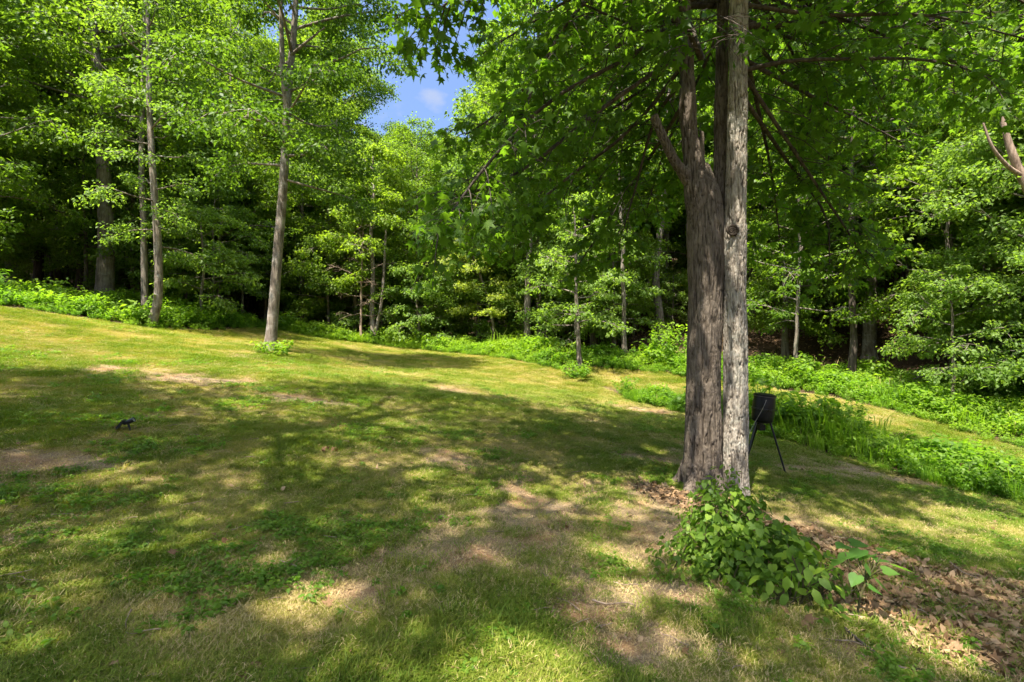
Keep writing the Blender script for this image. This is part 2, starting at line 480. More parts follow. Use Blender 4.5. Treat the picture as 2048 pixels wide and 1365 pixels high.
# ------------------------------------------------------------------ tree growth
def unit(v): return v/(np.linalg.norm(v)+1e-9)
def side_shoots(path, rng, n, length, t0=.2, flat=.25, droop=.15, ang=55, lo=.55):
    """side shoots off a path, alternating, roughly in the horizontal plane"""
    m = len(path); out = []
    for k in range(n):
        t = t0+(1-t0)*(k+rng.uniform(.1, .9))/n
        i = min(int(t*(m-1)), m-2); p = path[i]+(path[i+1]-path[i])*(t*(m-1)-i)
        d = unit(path[i+1]-path[i])
        s = np.cross(d, [0, 0, 1]); s = unit(s)*(1 if k % 2 else -1)
        a = math.radians(ang+rng.uniform(-18, 18))
        v = unit(d*math.cos(a)+s*math.sin(a)+np.array([0, 0, rng.normal(0, flat)]))
        L = length*(1-.55*t)*rng.uniform(lo, 1.1)
        q = np.array([p, p+v*L*.5+[0, 0, .02*L], p+v*L-np.array([0, 0, droop*L])])
        out.append(q)
    return out
def grow(rng, H, base, R, nprim, nsec, ntert, nleaf, r0, elev=(5, 40), prof='round', lean=(0, 0), leafs=.16, wig=.02,
         droop=.12, spread=.17, trunk=None, rtop=.02, dens_top=1.0, tert_tube=False, secf=.42, tertf=.42, az_bias=None, up=.8):
    """returns trunk/branch tubes and leaf arrays"""
    tb = Tubes()
    if trunk is None:
        zs = np.linspace(0, 1, 14)
        px = lean[0]*zs**1.5+np.cumsum(rng.normal(0, wig, 14))*H*.08; py = lean[1]*zs**1.5+np.cumsum(rng.normal(0, wig, 14))*H*.08
        px -= px[0]; py -= py[0]
        tp = np.c_[px, py, zs*H]
    else:
        tp = curve(trunk, 22); zs = (tp[:, 2]-tp[0, 2])/(tp[-1, 2]-tp[0, 2])
    h = tp[:, 2]-tp[0, 2]
    rad = r0*(1-zs)**.8*(1+.45*np.exp(-h/.25))+rtop
    dn = curve(tp, 60); rd = np.interp(np.linspace(0, 1, 60), np.linspace(0, 1, len(rad)), rad)
    dn[0, 2] -= .25
    tb.add(dn, rd, 10)
    pos = []; dr = []
    az = rng.uniform(0, 6.28)
    for k in range(nprim):
        t = (k+rng.uniform(0, 1))/nprim
        z = base+(H*.985-base)*t
        i = np.searchsorted(h, z)-1; i = max(0, min(i, len(tp)-2)); f = (z-h[i])/(h[i+1]-h[i]+1e-9)
        p = tp[i]+(tp[i+1]-tp[i])*f
        az += 2.39996+rng.uniform(-.4, .4)
        if prof == 'round': pr = math.sqrt(max(.06, 1-(abs(t-.35)/.68)**2))
        elif prof == 'cone': pr = 1.05-.85*t
        elif prof == 'up': pr = .55+.45*math.sin(t*2.6+.2)
        else: pr = 1.0
        L = R*pr*rng.uniform(.7, 1.15)
        if az_bias is not None:
            L *= 1+az_bias[1]*math.cos(az-az_bias[0])
        e = math.radians(elev[0]+(elev[1]-elev[0])*t+rng.uniform(-10, 10))
        d = np.array([math.cos(az)*math.cos(e), math.sin(az)*math.cos(e), math.sin(e)])
        q = [p, p+d*L*.4+rng.normal(0, .04*L, 3), p+d*L*.75+rng.normal(0, .06*L, 3)+[0, 0, .03*L], p+d*L-np.array([0, 0, droop*L])+rng.normal(0, .05*L, 3)]
        path = curve(q, 8)
        rp = max(.012, min(rd[int(i/len(tp)*60)]*.5, .012*L+.01))
        tb.add(path, np.linspace(rp, .006, 8), 5)
        for s in side_shoots(path, rng, nsec, L*secf+.25, .22, .28, .1):
            ps = curve(s, 4)
            tb.add(ps, np.linspace(.009, .004, 4), 3)
            for q2 in side_shoots(ps, rng, ntert, L*secf*tertf+.18, .25, .35, .15)+[np.array([ps[-2], ps[-1], ps[-1]+(ps[-1]-ps[-2])*.7])]:
                if tert_tube: tb.add(q2, [.004, .003, .002], 3)
                nl = rng.poisson(nleaf)
                if nl == 0: continue
                tt = rng.uniform(.1, 1.05, nl)
                b = q2[0]+(q2[2]-q2[0])*tt[:, None]
                off = rng.normal(0, 1, (nl, 3))*[1, 1, .55]
                pos.append(b+off*spread*.5)
                dv = unit(q2[2]-q2[0])
                dr.append(dv*.5+rng.normal(0, .75, (nl, 3))*[1, 1, .4]-np.array([0, 0, .28]))
    pos = np.concatenate(pos) if pos else np.zeros((0, 3)); dr = np.concatenate(dr) if dr else np.zeros((0, 3))
    sz = leafs*rng.uniform(.65, 1.2, len(pos))
    return tb, pos, dr, sz
def make_kind(name, rng, tmpl, lmat, bmat, up=.8, jit=.55, **kw):
    tb, pos, dr, sz = grow(rng, **kw)
    tm = tb.mesh(name+' wood', bmat)
    cl = np.clip(.5+.35*fbm(pos[:, 0]*.8, pos[:, 1]*.8, pos[:, 2]*.8, 2)+rng.normal(0, .14, len(pos)), 0, 1)
    cm = leaves_mesh(name+' leaves', pos, leaf_frames(dr, rng, up, jit), sz, tmpl, lmat, cl)
    return tm, cm
def put_tree(kind, x, y, label, group=None, sc=1.0, rz=None, name='tree', cat='tree', dz=0.0):
    root = empty(name, (x, y, gz(x, y)+dz), label, cat, group, rs.uniform(0, 6.28) if rz is None else rz, sc)
    t = link('trunk', kind[0], root)
    if kind[1]: link('crown', kind[1], root)
    return root

# ------------------------------------------------------------------ ground sheet
def warp(n, lo, hi, c, fine):
    s = np.linspace(-1, 1, n)
    k = 5.2
    g = np.sinh(s*k)/math.sinh(k)
    return np.where(g < 0, c+g*(c-lo), c+g*(hi-c))
gx = warp(420, -320, 320, 0.0, .05); gy = warp(440, -260, 380, 4.0, .05)
GX, GY = np.meshgrid(gx, gy)
GZ = ground(GX, GY)
xf, yf = GX.ravel(), GY.ravel()
ld = lawn_d(xf, yf)
bb = sstep(.28, .52, bare(xf, yf)); dd = sstep(-.15, .3, dry(xf, yf))
li = sstep(.35, .6, litter(xf, yf))
lm = sstep(-.3, .3, ld)*(1-.85*li)
n0, n1 = GX.shape
ii = np.arange(n0-1)[:, None]*n1; jj = np.arange(n1-1)[None]
GQ = np.stack([ii+jj, ii+jj+1, ii+n1+jj+1, ii+n1+jj], -1).reshape(-1, 4)
link('ground', mesh_from('ground', np.c_[xf, yf, GZ.ravel()], None, GQ, M_GROUND, True,
     {'zone': np.c_[bb, dd, lm, np.ones_like(bb)]}), kind='structure', label='sloping lawn with worn soil running into the woodland floor')

# ------------------------------------------------------------------ the double tree in the foreground
def bark_ridge(p, sx, sz, rng_off=0.):
    """long interlacing furrows (0) between rough plates (1)"""
    x, y, z = p[:, 0], p[:, 1], p[:, 2]
    wx = .9*noise3(x*9, y*9, z*2.2+rng_off); wy = .9*noise3(x*9+31, y*9, z*2.2+rng_off)
    f1 = np.abs(noise3(x*sx+wx, y*sx+wy, z*sz+rng_off))
    f2 = np.abs(noise3(x*sx*1.7+9+wx, y*sx*1.7+wy, z*sz*2.1+rng_off))
    cr = np.abs(noise3(x*sx*.6+5, y*sx*.6, z*sz*5.5+rng_off))
    plate = sstep(0, .20, f1)*(.6+.4*sstep(0, .18, f2))*(.75+.25*sstep(0, .12, cr))
    return np.clip(.86*plate+.20*noise3(x*sx*3, y*sx*3, z*sz*8+3), 0, 1)
def remeshed(tubes, voxel, smooth):
    me = tubes.mesh('tmp', None)
    # close the tube ends so that the remesh has a solid to work on
    import bmesh
    bm = bmesh.new(); bm.from_mesh(me)
    be = [e for e in bm.edges if e.is_boundary]
    bmesh.ops.holes_fill(bm, edges=be, sides=0)
    bm.to_mesh(me); bm.free()
    o = bpy.data.objects.new('tmp', me); C.objects.link(o)
    r = o.modifiers.new('r', 'REMESH'); r.mode = 'VOXEL'; r.voxel_size = voxel
    s = o.modifiers.new('s', 'SMOOTH'); s.iterations = smooth; s.factor = .5
    dg = bpy.context.evaluated_depsgraph_get()
    m2 = bpy.data.meshes.new_from_object(o.evaluated_get(dg))
    bpy.data.objects.remove(o); bpy.data.meshes.remove(me)
    return m2
def displace(me, amp, sx, sz, off, mat, boost=None):
    n = len(me.vertices)
    co = np.empty(n*3, np.float32); me.vertices.foreach_get('co', co); co = co.reshape(-1, 3)
    nm = np.empty(n*3, np.float32); me.vertex_normals.foreach_get('vector', nm); nm = nm.reshape(-1, 3)
    r = bark_ridge(co, sx, sz, off)
    lump = .012*noise3(co[:, 0]*4, co[:, 1]*4, co[:, 2]*2.5)
    co2 = co+nm*((r-.45)*amp+lump)[:, None]
    me.vertices.foreach_set('co', co2.astype(np.float32).ravel())
    me.attributes.new('ridge', 'FLOAT', 'POINT').data.foreach_set('value', np.clip(r, 0, 1).astype(np.float32))
    me.polygons.foreach_set('use_smooth', np.ones(len(me.polygons), bool))
    me.materials.clear(); me.materials.append(mat); me.update()

TX, TY = 2.36, 6.25
TZ = gz(TX, TY)
root_b = empty('forked_tree', (TX, TY, TZ), 'dark brown furrowed trunk forking into two limbs above a short stub', 'tree')
def loc(u, v, Y, o=(TX, TY, TZ)): return P(u, v, Y)-np.array(o)
tb = Tubes()
trunk = curve([(0.0,0,-.25), loc(1405,960,6.25), loc(1406,860,6.25), loc(1408,700,6.27), loc(1411,550,6.28), loc(1410,420,6.28), loc(1404,330,6.27)], 40)
hh = np.linspace(0, 1, 40)
tb.add(trunk, (.208+.15*np.exp(-hh*14)+.012*np.sin(hh*9))*np.interp(hh, [0, .80, .88, 1], [1, 1, .88, .35]), 24)
limb_l = curve([loc(1408,480,6.28), loc(1398,385,6.25), loc(1384,320,6.22), loc(1377,240,6.22), loc(1374,140,6.25), loc(1368,20,6.3), loc(1350,-200,6.4), loc(1320,-450,6.6), loc(1300,-800,6.7)], 46)
tb.add(limb_l, np.interp(np.linspace(0, 1, 46), [0, .08, .15, .21, .30, 1], [.16, .175, .170, .115, .098, .05]), 18)
limb_r = curve([loc(1420,520,6.32), loc(1432,430,6.36), loc(1441,340,6.40), loc(1443,200,6.46), loc(1445,60,6.5), loc(1450,-150,6.6), loc(1480,-400,6.8), loc(1540,-760,7.0)], 40)
tb.add(limb_r, np.interp(np.linspace(0, 1, 40), [0, .10, .2, .3, 1], [.13, .10, .088, .082, .05]), 18)
stub = curve([loc(1378,360,6.22), loc(1352,325,6.15), loc(1331,285,6.1), loc(1307,232,6.06)], 12)
tb.add(stub, np.interp(np.linspace(0, 1, 12), [0, .4, 1], [.09, .055, .046]), 12)
tb.add(curve([loc(1398,330,6.2), loc(1403,290,6.18), loc(1404,262,6.17)], 6), [.07, .045, .04, .035, .026, .016], 8)
for a, rr in ((-2.4, .42), (-.9, .30), (2.7, .40), (1.2, .3), (-1.7, .36)):          # root flare
    tb.add(np.array([(math.cos(a)*.10, math.sin(a)*.10, .42), (math.cos(a)*.22, math.sin(a)*.22, .10), (math.cos(a)*rr, math.sin(a)*rr, -.08), (math.cos(a)*(rr+.2), math.sin(a)*(rr+.2), -.22)]), [.08, .085, .07, .05], 10)
me = remeshed(tb, .0105, 16)
displace(me, .022, 46, 2.6, 3., B_BROWN)
me.name = 'forked trunk'
link('trunk', me, root_b)

GXX, GYY = 2.80, 6.22
GZZ = gz(GXX, GYY)
root_g = empty('straight_tree', (GXX, GYY, GZZ), 'straight pale grey ridged trunk with a round knot, grown against the brown forked trunk', 'tree')
def locg(u, v, Y): return P(u, v, Y)-np.array((GXX, GYY, GZZ))
gp = curve([(0.0,0,-.25), locg(1470,930,6.2), locg(1471,780,6.2), locg(1469,600,6.18), locg(1470,460,6.18), locg(1473,300,6.16), locg(1476,150,6.14), locg(1478,0,6.12), locg(1484,-400,6.1), locg(1500,-900,6.1)], 800)
gh = np.linspace(0, 1, 800)
V, Q = tube_grid(gp, .152-.075*gh+.07*np.exp(-gh*60), 110)
me = mesh_from('straight trunk', V, None, Q, B_GREY, True)
displace(me, .022, 50, 4.6, 11., B_GREY)
link('trunk', me, root_g)
kt = np.linspace(0, 2*math.pi, 22)
kc = locg(1466, 460, 6.03)
tb = Tubes()
for r, th in ((.055, .016), (.030, .013), (.010, .012)):
    tb.add(np.c_[kc[0]+np.cos(kt)*r*1.15, np.full(22, kc[1]+.012), kc[2]+np.sin(kt)*r], th*(1+.35*rs.uniform(-1, 1, 22)), 7)
link('knot', tb.mesh('knot', B_BROWN), root_g)

def spray(paths, rng, nsec, seclen, ntert, nleaf, r0=.03, leafs=.14, spread=.10, droop=.2):
    tb = Tubes(); pos = []; dr = []
    for q in paths:
        path = curve(q, 14)
        tb.add(path, np.linspace(r0, .008, 14), 7)
        L = np.linalg.norm(np.diff(path, axis=0), axis=1).sum()
        for s in side_shoots(path, rng, max(3, int(nsec*L)), seclen, .08, .35, droop):
            ps = curve(s, 5); tb.add(ps, np.linspace(.008, .004, 5), 4)
            for q2 in side_shoots(ps, rng, ntert, seclen*.5, .2, .4, droop)+[np.array([ps[-2], ps[-1], ps[-1]+(ps[-1]-ps[-2])*.6])]:
                tb.add(q2, [.004, .003, .002], 3)
                nl = rng.poisson(nleaf)
                if nl == 0: continue
                tt = rng.uniform(.2, 1.05, nl)
                pos.append(q2[0]+(q2[2]-q2[0])*tt[:, None]+rng.normal(0, spread*.5, (nl, 3)))
                dv = unit(q2[2]-q2[0])
                dr.append(dv*.5+rng.normal(0, .7, (nl, 3))*[1, 1, .35]-np.array([0, 0, .35]))
    pos = np.concatenate(pos); dr = np.concatenate(dr)
    return tb, pos, dr, leafs*rng.uniform(.6, 1.15, len(pos))

# leaves carved away along sun rays so that chosen spots are sunlit
_SD = np.array(SUN_DIR)
HOLES = [(at(1400,1150)+[.03,.10,.45], .34), (at(1790,1255), .30), (at(1880,1300), .24), (at(1235,1115), .22), (np.array([2.42,6.05,.75]), .22), (np.array([2.78,6.05,1.6]), .2), (np.array([2.76,6.05,2.9]), .2), (np.array([2.8,6.05,4.1]), .25), (np.array([2.42,6.05,2.2]), .13),
         (at(850,950), .22), (at(1440,930), .2), (at(1040,1330), .35), (at(640,1200), .25), (at(1690,1050), .25), (at(200,940), .4), (at(500,810), .35), (at(1310,900), .3)]
def sunlit_gap(wp):
    keep = np.ones(len(wp), bool)
    for c, r in HOLES:
        v = wp-c; t = v@_SD
        d = np.linalg.norm(v-t[:, None]*_SD, axis=1)
        keep &= ~((t > .8) & (d < r*(1+.25*np.sin(t*3))))
    return keep
star_me = mesh_from('star leaf', L_STAR[0], L_STAR[1], None, M_MAPLE, False, {'tint': np.full(len(L_STAR[0]), .5)})
def leafy_limbs(root, org, low, high, rng, seed_name):
    """branches of one of the two foreground trees: the nearest leaves singly, the rest together"""
    org = np.array(org)
    tb, pos, dr, sz = low
    link('branch', tb.mesh(seed_name+' limbs', B_DARK), root)
    kp = sunlit_gap(pos+org); pos, dr, sz = pos[kp], dr[kp], sz[kp]
    R = leaf_frames(dr, rng, .9, .45)
    wp = pos+org
    Y = wp[:, 1]; u = 1024+wp[:, 0]/Y*F; v = 682-(wp[:, 2]-CAM_Z)/Y*F
    inf = (u > 0) & (u < 2048) & (v > 0) & (v < 1365)
    score = np.where(inf, sz/Y, 0)
    order = np.argsort(-score); pick = order[:300]; rest = order[300:]
    for k in pick:
        o = bpy.data.objects.new('leaf', star_me); C.objects.link(o); o.parent = root
        M4 = np.eye(4); M4[:3, :3] = R[k]*sz[k]; M4[:3, 3] = pos[k]
        o.matrix_local = Matrix(M4.tolist())
    tint = np.clip(rng.normal(.5, .2, len(pos)), 0, 1)
    link('foliage', leaves_mesh(seed_name+' foliage', pos[rest], R[rest], sz[rest], L_STAR, M_MAPLE, tint[rest]), root, kind='stuff')
    tb, pos, dr, sz = high
    wp = pos+org
    kp = sunlit_gap(wp) & ~((wp[:, 1] > .3) & (wp[:, 1] < 9) & ((wp[:, 2]-CAM_Z) < .76*wp[:, 1]) & (np.abs(wp[:, 0]) < 1.1*wp[:, 1])); pos, dr, sz = pos[kp], dr[kp], sz[kp]
    link('upper_branch', tb.mesh(seed_name+' upper limbs', B_DARK), root)
    tint = np.clip(rng.normal(.5, .2, len(pos)), 0, 1)
    link('upper_foliage', leaves_mesh(seed_name+' upper foliage', pos, leaf_frames(dr, rng, .9, .5), sz, L_QUAD, M_MAPLE, tint), root, kind='stuff')

rg = np.random.RandomState(21)
pl = lambda *a: np.array([loc(*q) for q in a])
low_b = spray([
    pl((1374,40,6.3),(1250,118,5.9),(1110,195,5.6),(1000,300,5.3),(920,400,5.1),(875,470,5.0)),
    pl((1350,-180,6.4),(1210,-40,5.7),(1125,60,5.5),(1065,180,5.4),(1030,300,5.4)),
    pl((1345,-260,6.4),(1150,-130,5.6),(1000,-60,5.3),(910,-5,5.2),(870,25,5.2)),
    pl((1374,120,6.3),(1260,260,6.9),(1130,360,7.2),(1030,440,7.3),(960,470,7.4)),
    pl((1372,60,6.3),(1290,180,7.2),(1180,300,8.0),(1110,430,8.5)),
    pl((1372,60,6.3),(1310,60,6.0),(1240,40,5.6),(1150,0,5.2)),
    pl((1372,30,6.3),(1390,70,5.7),(1410,120,5.3)),
    pl((1440,60,6.46),(1400,150,7.0),(1330,300,7.6),(1290,430,8)),
    pl((1440,0,6.46),(1330,20,7.4),(1200,100,8.2),(1080,150,8.6)),
    pl((1374,100,6.3),(1200,220,6.0),(1060,330,5.8),(960,380,5.6),(880,400,5.5)),
    pl((1372,200,6.3),(1290,330,7.6),(1210,450,7.9),(1150,540,8.0)),
    pl((1372,40,6.3),(1200,60,6.6),(1080,150,6.6),(990,230,6.5),(930,270,6.5)),
    pl((1372,-60,6.3),(1180,-20,7.2),(1040,60,7.6),(960,110,7.8)),
    pl((1374,150,6.3),(1310,240,7.0),(1270,380,7.3),(1240,480,7.4)),
    pl((1372,0,6.3),(1320,150,6.9),(1180,250,7.2),(1080,390,7.3),(1030,460,7.4)),
], rg, 5.2, 1.1, 4, 5.2)
hi_paths = []
for k in range(26):
    a = rg.uniform(0, 6.28); z = rg.uniform(5.6, 12.0); L = rg.uniform(2.2, 5.0)*(1.1-(z-5)/14)
    b = np.array([-.3, .2, z]); d = np.array([math.cos(a), math.sin(a), .12])
    hi_paths.append([b, b+d*L*.5+[0, 0, .1], b+d*L+[0, 0, .05]])
for k in range(4):  # extra boughs on the sun side, added out of view to shade the trunk
    a = math.atan2(-.87, -.5)+rg.uniform(-.9, .9); z = rg.uniform(5.2, 10.5); L = rg.uniform(1.8, 3.8)
    b = np.array([0, 0, z]); d = np.array([math.cos(a), math.sin(a), .10])
    hi_paths.append([b, b+d*L*.5+[0, 0, .1], b+d*L+[0, 0, .05]])
leafy_limbs(root_b, (TX, TY, TZ), low_b, spray(hi_paths, rg, 3.4, 1.5, 4, 6.5, .04, .18, .2), rg, 'forked tree')
pg = lambda *a: np.array([locg(*q) for q in a])
low_g = spray([
    pl2 for pl2 in (
    pg((1490,140,6.15),(1580,122,6.0),(1700,118,5.8),(1850,120,5.6),(2010,160,5.4)),
    pg((1488,150,6.2),(1560,260,6.6),(1640,380,7.0),(1700,470,7.2),(1740,540,7.3)),
    pg((1490,10,6.15),(1650,30,5.9),(1850,30,5.6),(2060,80,5.4)),
    pg((1490,-160,6.15),(1700,-100,5.7),(1950,-40,5.4),(2150,60,5.2)),
    pg((1488,60,6.2),(1560,140,7.3),(1660,250,8.2),(1640,400,8.6)),
    pg((1488,-30,6.2),(1600,20,7.2),(1750,60,8.0),(1880,160,8.4)),
    pg((1490,100,6.2),(1540,330,7.6),(1560,480,8.0)),
    pg((1490,120,6.2),(1600,180,6.8),(1720,240,7.0),(1830,300,7.1)),
    pg((1490,40,6.2),(1620,90,7.6),(1780,150,7.9),(1960,200,8.0)),
    pg((1490,200,6.2),(1580,330,7.4),(1650,430,7.6),(1660,540,7.7)),
    pg((1490,-60,6.15),(1600,0,6.4),(1740,60,6.2),(1880,110,5.9),(1960,150,5.8)),
    pg((1490,-20,6.15),(1560,60,7.2),(1620,200,7.4),(1600,330,7.5)),
    )], rg, 5.0, 1.1, 4, 5.2)
hi_paths = []
for k in range(26):
    a = rg.uniform(0, 6.28); z = rg.uniform(5.8, 14.0); L = rg.uniform(2.2, 4.6)*(1.1-(z-5)/16)
    b = np.array([.1, 0, z]); d = np.array([math.cos(a), math.sin(a), .15])
    hi_paths.append([b, b+d*L*.5+[0, 0, .1], b+d*L+[0, 0, .05]])
for k in range(4):  # more unseen sunward boughs, added to keep the trunks in shade
    a = math.atan2(-.87, -.5)+rg.uniform(-.9, .9); z = rg.uniform(5.2, 10.5); L = rg.uniform(1.8, 3.8)
    b = np.array([0, 0, z]); d = np.array([math.cos(a), math.sin(a), .10])
    hi_paths.append([b, b+d*L*.5+[0, 0, .1], b+d*L+[0, 0, .05]])
leafy_limbs(root_g, (GXX, GYY, GZZ), low_g, spray(hi_paths, rg, 3.4, 1.5, 4, 6.5, .04, .18, .2), rg, 'straight tree')

# ------------------------------------------------------------------ kinds of woodland tree
rk = np.random.RandomState(5)
TALL = [make_kind('tall tree', np.random.RandomState(100+k), L_QUAD, M_WOOD, [B_MID, B_DARK, B_MID, B_DARK][k], H=19+1.5*k, base=[5.0,4.0,6.5,3.4][k], R=3.7, nprim=36, nsec=8, ntert=4,
                  nleaf=[34,36,34,36][k], r0=.19, elev=(0,55), leafs=.155, spread=.5, secf=.42, up=.5, jit=.75) for k in range(4)]
EDGE = [make_kind('edge tree', np.random.RandomState(200+k), L_QUAD, [M_WOOD, M_LIGHT, M_WOOD, M_LIGHT][k], B_MID, H=[12,9,14,11][k], base=[1.3,1.0,1.9,1.2][k], R=[3.0,2.6,3.2,2.8][k], nprim=34, nsec=8, ntert=4,
                  nleaf=22, r0=.11, elev=(-5,50), leafs=.125, spread=.40, prof='up', up=.6, jit=.7) for k in range(4)]
UNDER = [make_kind('understory tree', np.random.RandomState(300+k), L_OVAL, [M_LIGHT, M_WOOD, M_LIGHT, M_WOOD][k], B_MID, H=[5.2,6.5,4.2,7.2][k], base=[1.2,1.6,.8,1.8][k], R=[2.0,2.4,1.7,2.6][k], nprim=18, nsec=8, ntert=4,
                  nleaf=9, r0=.05, elev=(0,28), leafs=.13, spread=.18, prof='round', wig=.035, up=1.3, jit=.4) for k in range(4)]
POLE = [make_kind('slender tree', np.random.RandomState(400+k), L_QUAD, M_WOOD, [B_MID, B_DARK, B_DARK][k], H=15+k, base=5.5+k, R=1.9, nprim=18, nsec=6, ntert=4,
                  nleaf=15, r0=.075, elev=(10,60), leafs=.18, spread=.32, wig=.05) for k in range(3)]

# ------------------------------------------------------------------ trees one can point at
def own_tree(name, label, org, trunk_px, H_extra, rng, bmat, lmat, tmpl=L_QUAD, limbs=None, **kw):
    b = np.array(org)
    path = [np.array([0, 0, 0.])]+[P(u, v, Y)-b for u, v, Y in trunk_px]
    tb, pos, dr, sz = grow(rng, H=path[-1][2], trunk=path, **kw)
    for q in (limbs or []):
        tb.add(curve([P(*k)-b for k in q[0]], 10), np.linspace(q[1], q[2], 10), 8)
    root = empty(name, b, label, 'tree')
    link('trunk', tb.mesh(name, bmat), root)
    cl = np.clip(.5+.35*fbm(pos[:, 0]*.8, pos[:, 1]*.8, pos[:, 2]*.8, 2)+rng.normal(0, .14, len(pos)), 0, 1)
    link('crown', leaves_mesh(name+' crown', pos, leaf_frames(dr, rng, kw.get('up', .8), .5), sz, tmpl, lmat, cl), root)
    return root
def base_at(u, v): return at(u, v, 4, 40)

bL = base_at(540, 702)
YL = bL[1]
own_tree('tulip_tree', 'tall pale trunk leaning right on the lawn left of centre, with grass at its foot', bL,
         [(547,620,YL),(556,500,YL),(566,380,YL),(571,280,YL),(576,190,YL),(588,60,YL+.1),(596,-80,YL+.2),(610,-260,YL+.3)], 0, np.random.RandomState(51), B_PALE, M_TULIP,
         base=4.9, R=2.75, nprim=38, nsec=8, ntert=4, nleaf=20, r0=.118, elev=(-5,50), leafs=.12, spread=.32, rtop=.035,
         limbs=[([(574,215,YL),(566,150,YL-.2),(563,60,YL-.3),(560,-60,YL-.4)], .10, .04), ([(582,110,YL),(618,80,YL-.1),(650,55,YL-.2)], .05, .02)])
bC = base_at(302, 655); YC = bC[1]
own_tree('curved_tree', 'sunlit pale trunk curving out of the weeds at the left lawn edge', bC,
         [(308,632,YC),(316,595,YC),(317,530,YC),(314,460,YC),(309,390,YC),(303,300,YC),(298,180,YC),(296,40,YC),(290,-120,YC)], 0, np.random.RandomState(52), B_PALE, M_LIGHT,
         base=2.6, R=1.9, nprim=28, nsec=6, ntert=4, nleaf=11, r0=.10, elev=(-5,35), leafs=.11, spread=.25, rtop=.03)
b = P(291, 592, YC+1.8); b[2] = gz(b[0], b[1])
own_tree('slender_tree', 'slender mottled trunk just left of and behind the curved pale trunk', b,
         [(289,560,YC+1.8),(287,450,YC+1.8),(283,330,YC+1.8),(286,180,YC+1.8),(290,0,YC+1.8),(290,-160,YC+1.8)], 0, np.random.RandomState(53), B_MID, M_WOOD,
         base=5.5, R=2.2, nprim=20, nsec=6, ntert=4, nleaf=9, r0=.085, elev=(5,45), leafs=.16, spread=.3, rtop=.03)
b = P(210, 585, 19.0); b[2] = gz(b[0], b[1])
own_tree('thick_tree', 'thick dark trunk with a short broken side limb rising behind the weeds on the left', b,
         [(210,560,19),(213,480,19),(209,380,19),(203,260,19),(192,120,19),(185,-20,19),(180,-150,19)], 0, np.random.RandomState(54), B_MID, M_WOOD,
         base=6.2, R=4.2, nprim=34, nsec=8, ntert=4, nleaf=15, r0=.27, elev=(-8,45), leafs=.18, spread=.4, rtop=.03,
         limbs=[([(216,478,19),(232,466,18.8),(250,452,18.6),(262,449,18.5)], .08, .03)])
for (u, v, Y, wd, lab) in ((76,560,24,.16,'dark straight trunk in the shaded woods at far left'),
                           (117,560,25,.14,'second dark trunk from the left deep in the shaded woods'),
                           (160,565,23,.13,'dark trunk in the woods just left of the thick trunk'),
                           (20,560,26,.13,'dark trunk at the very left edge of the picture')):
    b = P(u, v, Y); b[2] = gz(b[0], b[1])
    own_tree('dark_tree', lab, b, [(u+2,480,Y),(u-2,350,Y),(u+3,200,Y),(u,20,Y),(u+3,-100,Y)], 0, np.random.RandomState(int(u)), B_DARK, M_WOOD,
             base=5.5, R=3.2, nprim=22, nsec=7, ntert=4, nleaf=13, r0=wd, elev=(0,50), leafs=.19, spread=.4, rtop=.03)
b = P(1055, 700, 22.5); b[2] = gz(b[0], b[1])
own_tree('middle_tree', 'straight grey trunk at the wood edge left of the tiered sapling', b,
         [(1055,640,22.5),(1056,560,22.5),(1060,480,22.5),(1066,380,22.5),(1070,250,22.5),(1076,90,22.5),(1080,-60,22.5)], 0, np.random.RandomState(60), B_MID, M_WOOD,
         base=6.2, R=3.0, nprim=26, nsec=7, ntert=4, nleaf=14, r0=.13, elev=(5,50), leafs=.18, spread=.4, rtop=.03)
b = P(1325, 680, 24); b[2] = gz(b[0], b[1])
own_tree('leaning_tree', 'trunk leaning left in the dark wood just left of the forked brown trunk', b,
         [(1318,620,24),(1312,560,24),(1316,500,24),(1326,420,24),(1335,300,24),(1340,150,24),(1340,-40,24)], 0, np.random.RandomState(61), B_MID, M_WOOD,
         base=6.5, R=3.2, nprim=24, nsec=7, ntert=4, nleaf=14, r0=.17, elev=(5,50), leafs=.18, spread=.4, rtop=.03)
b = P(1738, 728, 19.5); b[2] = gz(b[0], b[1])
own_tree('hillside_tree', 'pale sunlit trunk on the shaded slope right of the feeder', b,
         [(1738,700,19.5),(1740,620,19.5),(1744,540,19.5),(1746,440,19.5),(1750,300,19.5),(1758,120,19.5),(1764,-80,19.5)], 0, np.random.RandomState(62), B_PALE, M_WOOD,
         base=6.0, R=3.6, nprim=28, nsec=7, ntert=4, nleaf=13, r0=.20, elev=(0,45), leafs=.18, spread=.35, rtop=.03)
b = base_at(1159, 733); YS = b[1]
own_tree('tiered_sapling', 'slim sapling with sunlit tiers of leaves beside the ditch weeds', b,
         [(1157,690,YS),(1155,640,YS),(1152,580,YS),(1152,520,YS),(1150,450,YS),(1146,400,YS)], 0, np.random.RandomState(63), B_MID, M_LIGHT, L_OVAL,
         base=1.5, R=2.0, nprim=17, nsec=8, ntert=4, nleaf=7, r0=.075, elev=(2,25), leafs=.13, spread=.15, rtop=.015, up=1.3)
b = P(990, 692, 24); b[2] = gz(b[0], b[1])
own_tree('yellow_tree', 'yellow green bushy tree standing out at the middle of the wood edge', b,
         [(985,640,24),(970,580,24),(950,520,24),(938,470,24),(934,430,24)], 0, np.random.RandomState(64), B_MID, M_YELLOW, L_QUAD,
         base=1.8, R=1.75, nprim=22, nsec=7, ntert=4, nleaf=15, r0=.07, elev=(0,40), leafs=.13, spread=.22, rtop=.015)
b = P(747, 684, 24.6); b[2] = gz(b[0], b[1])
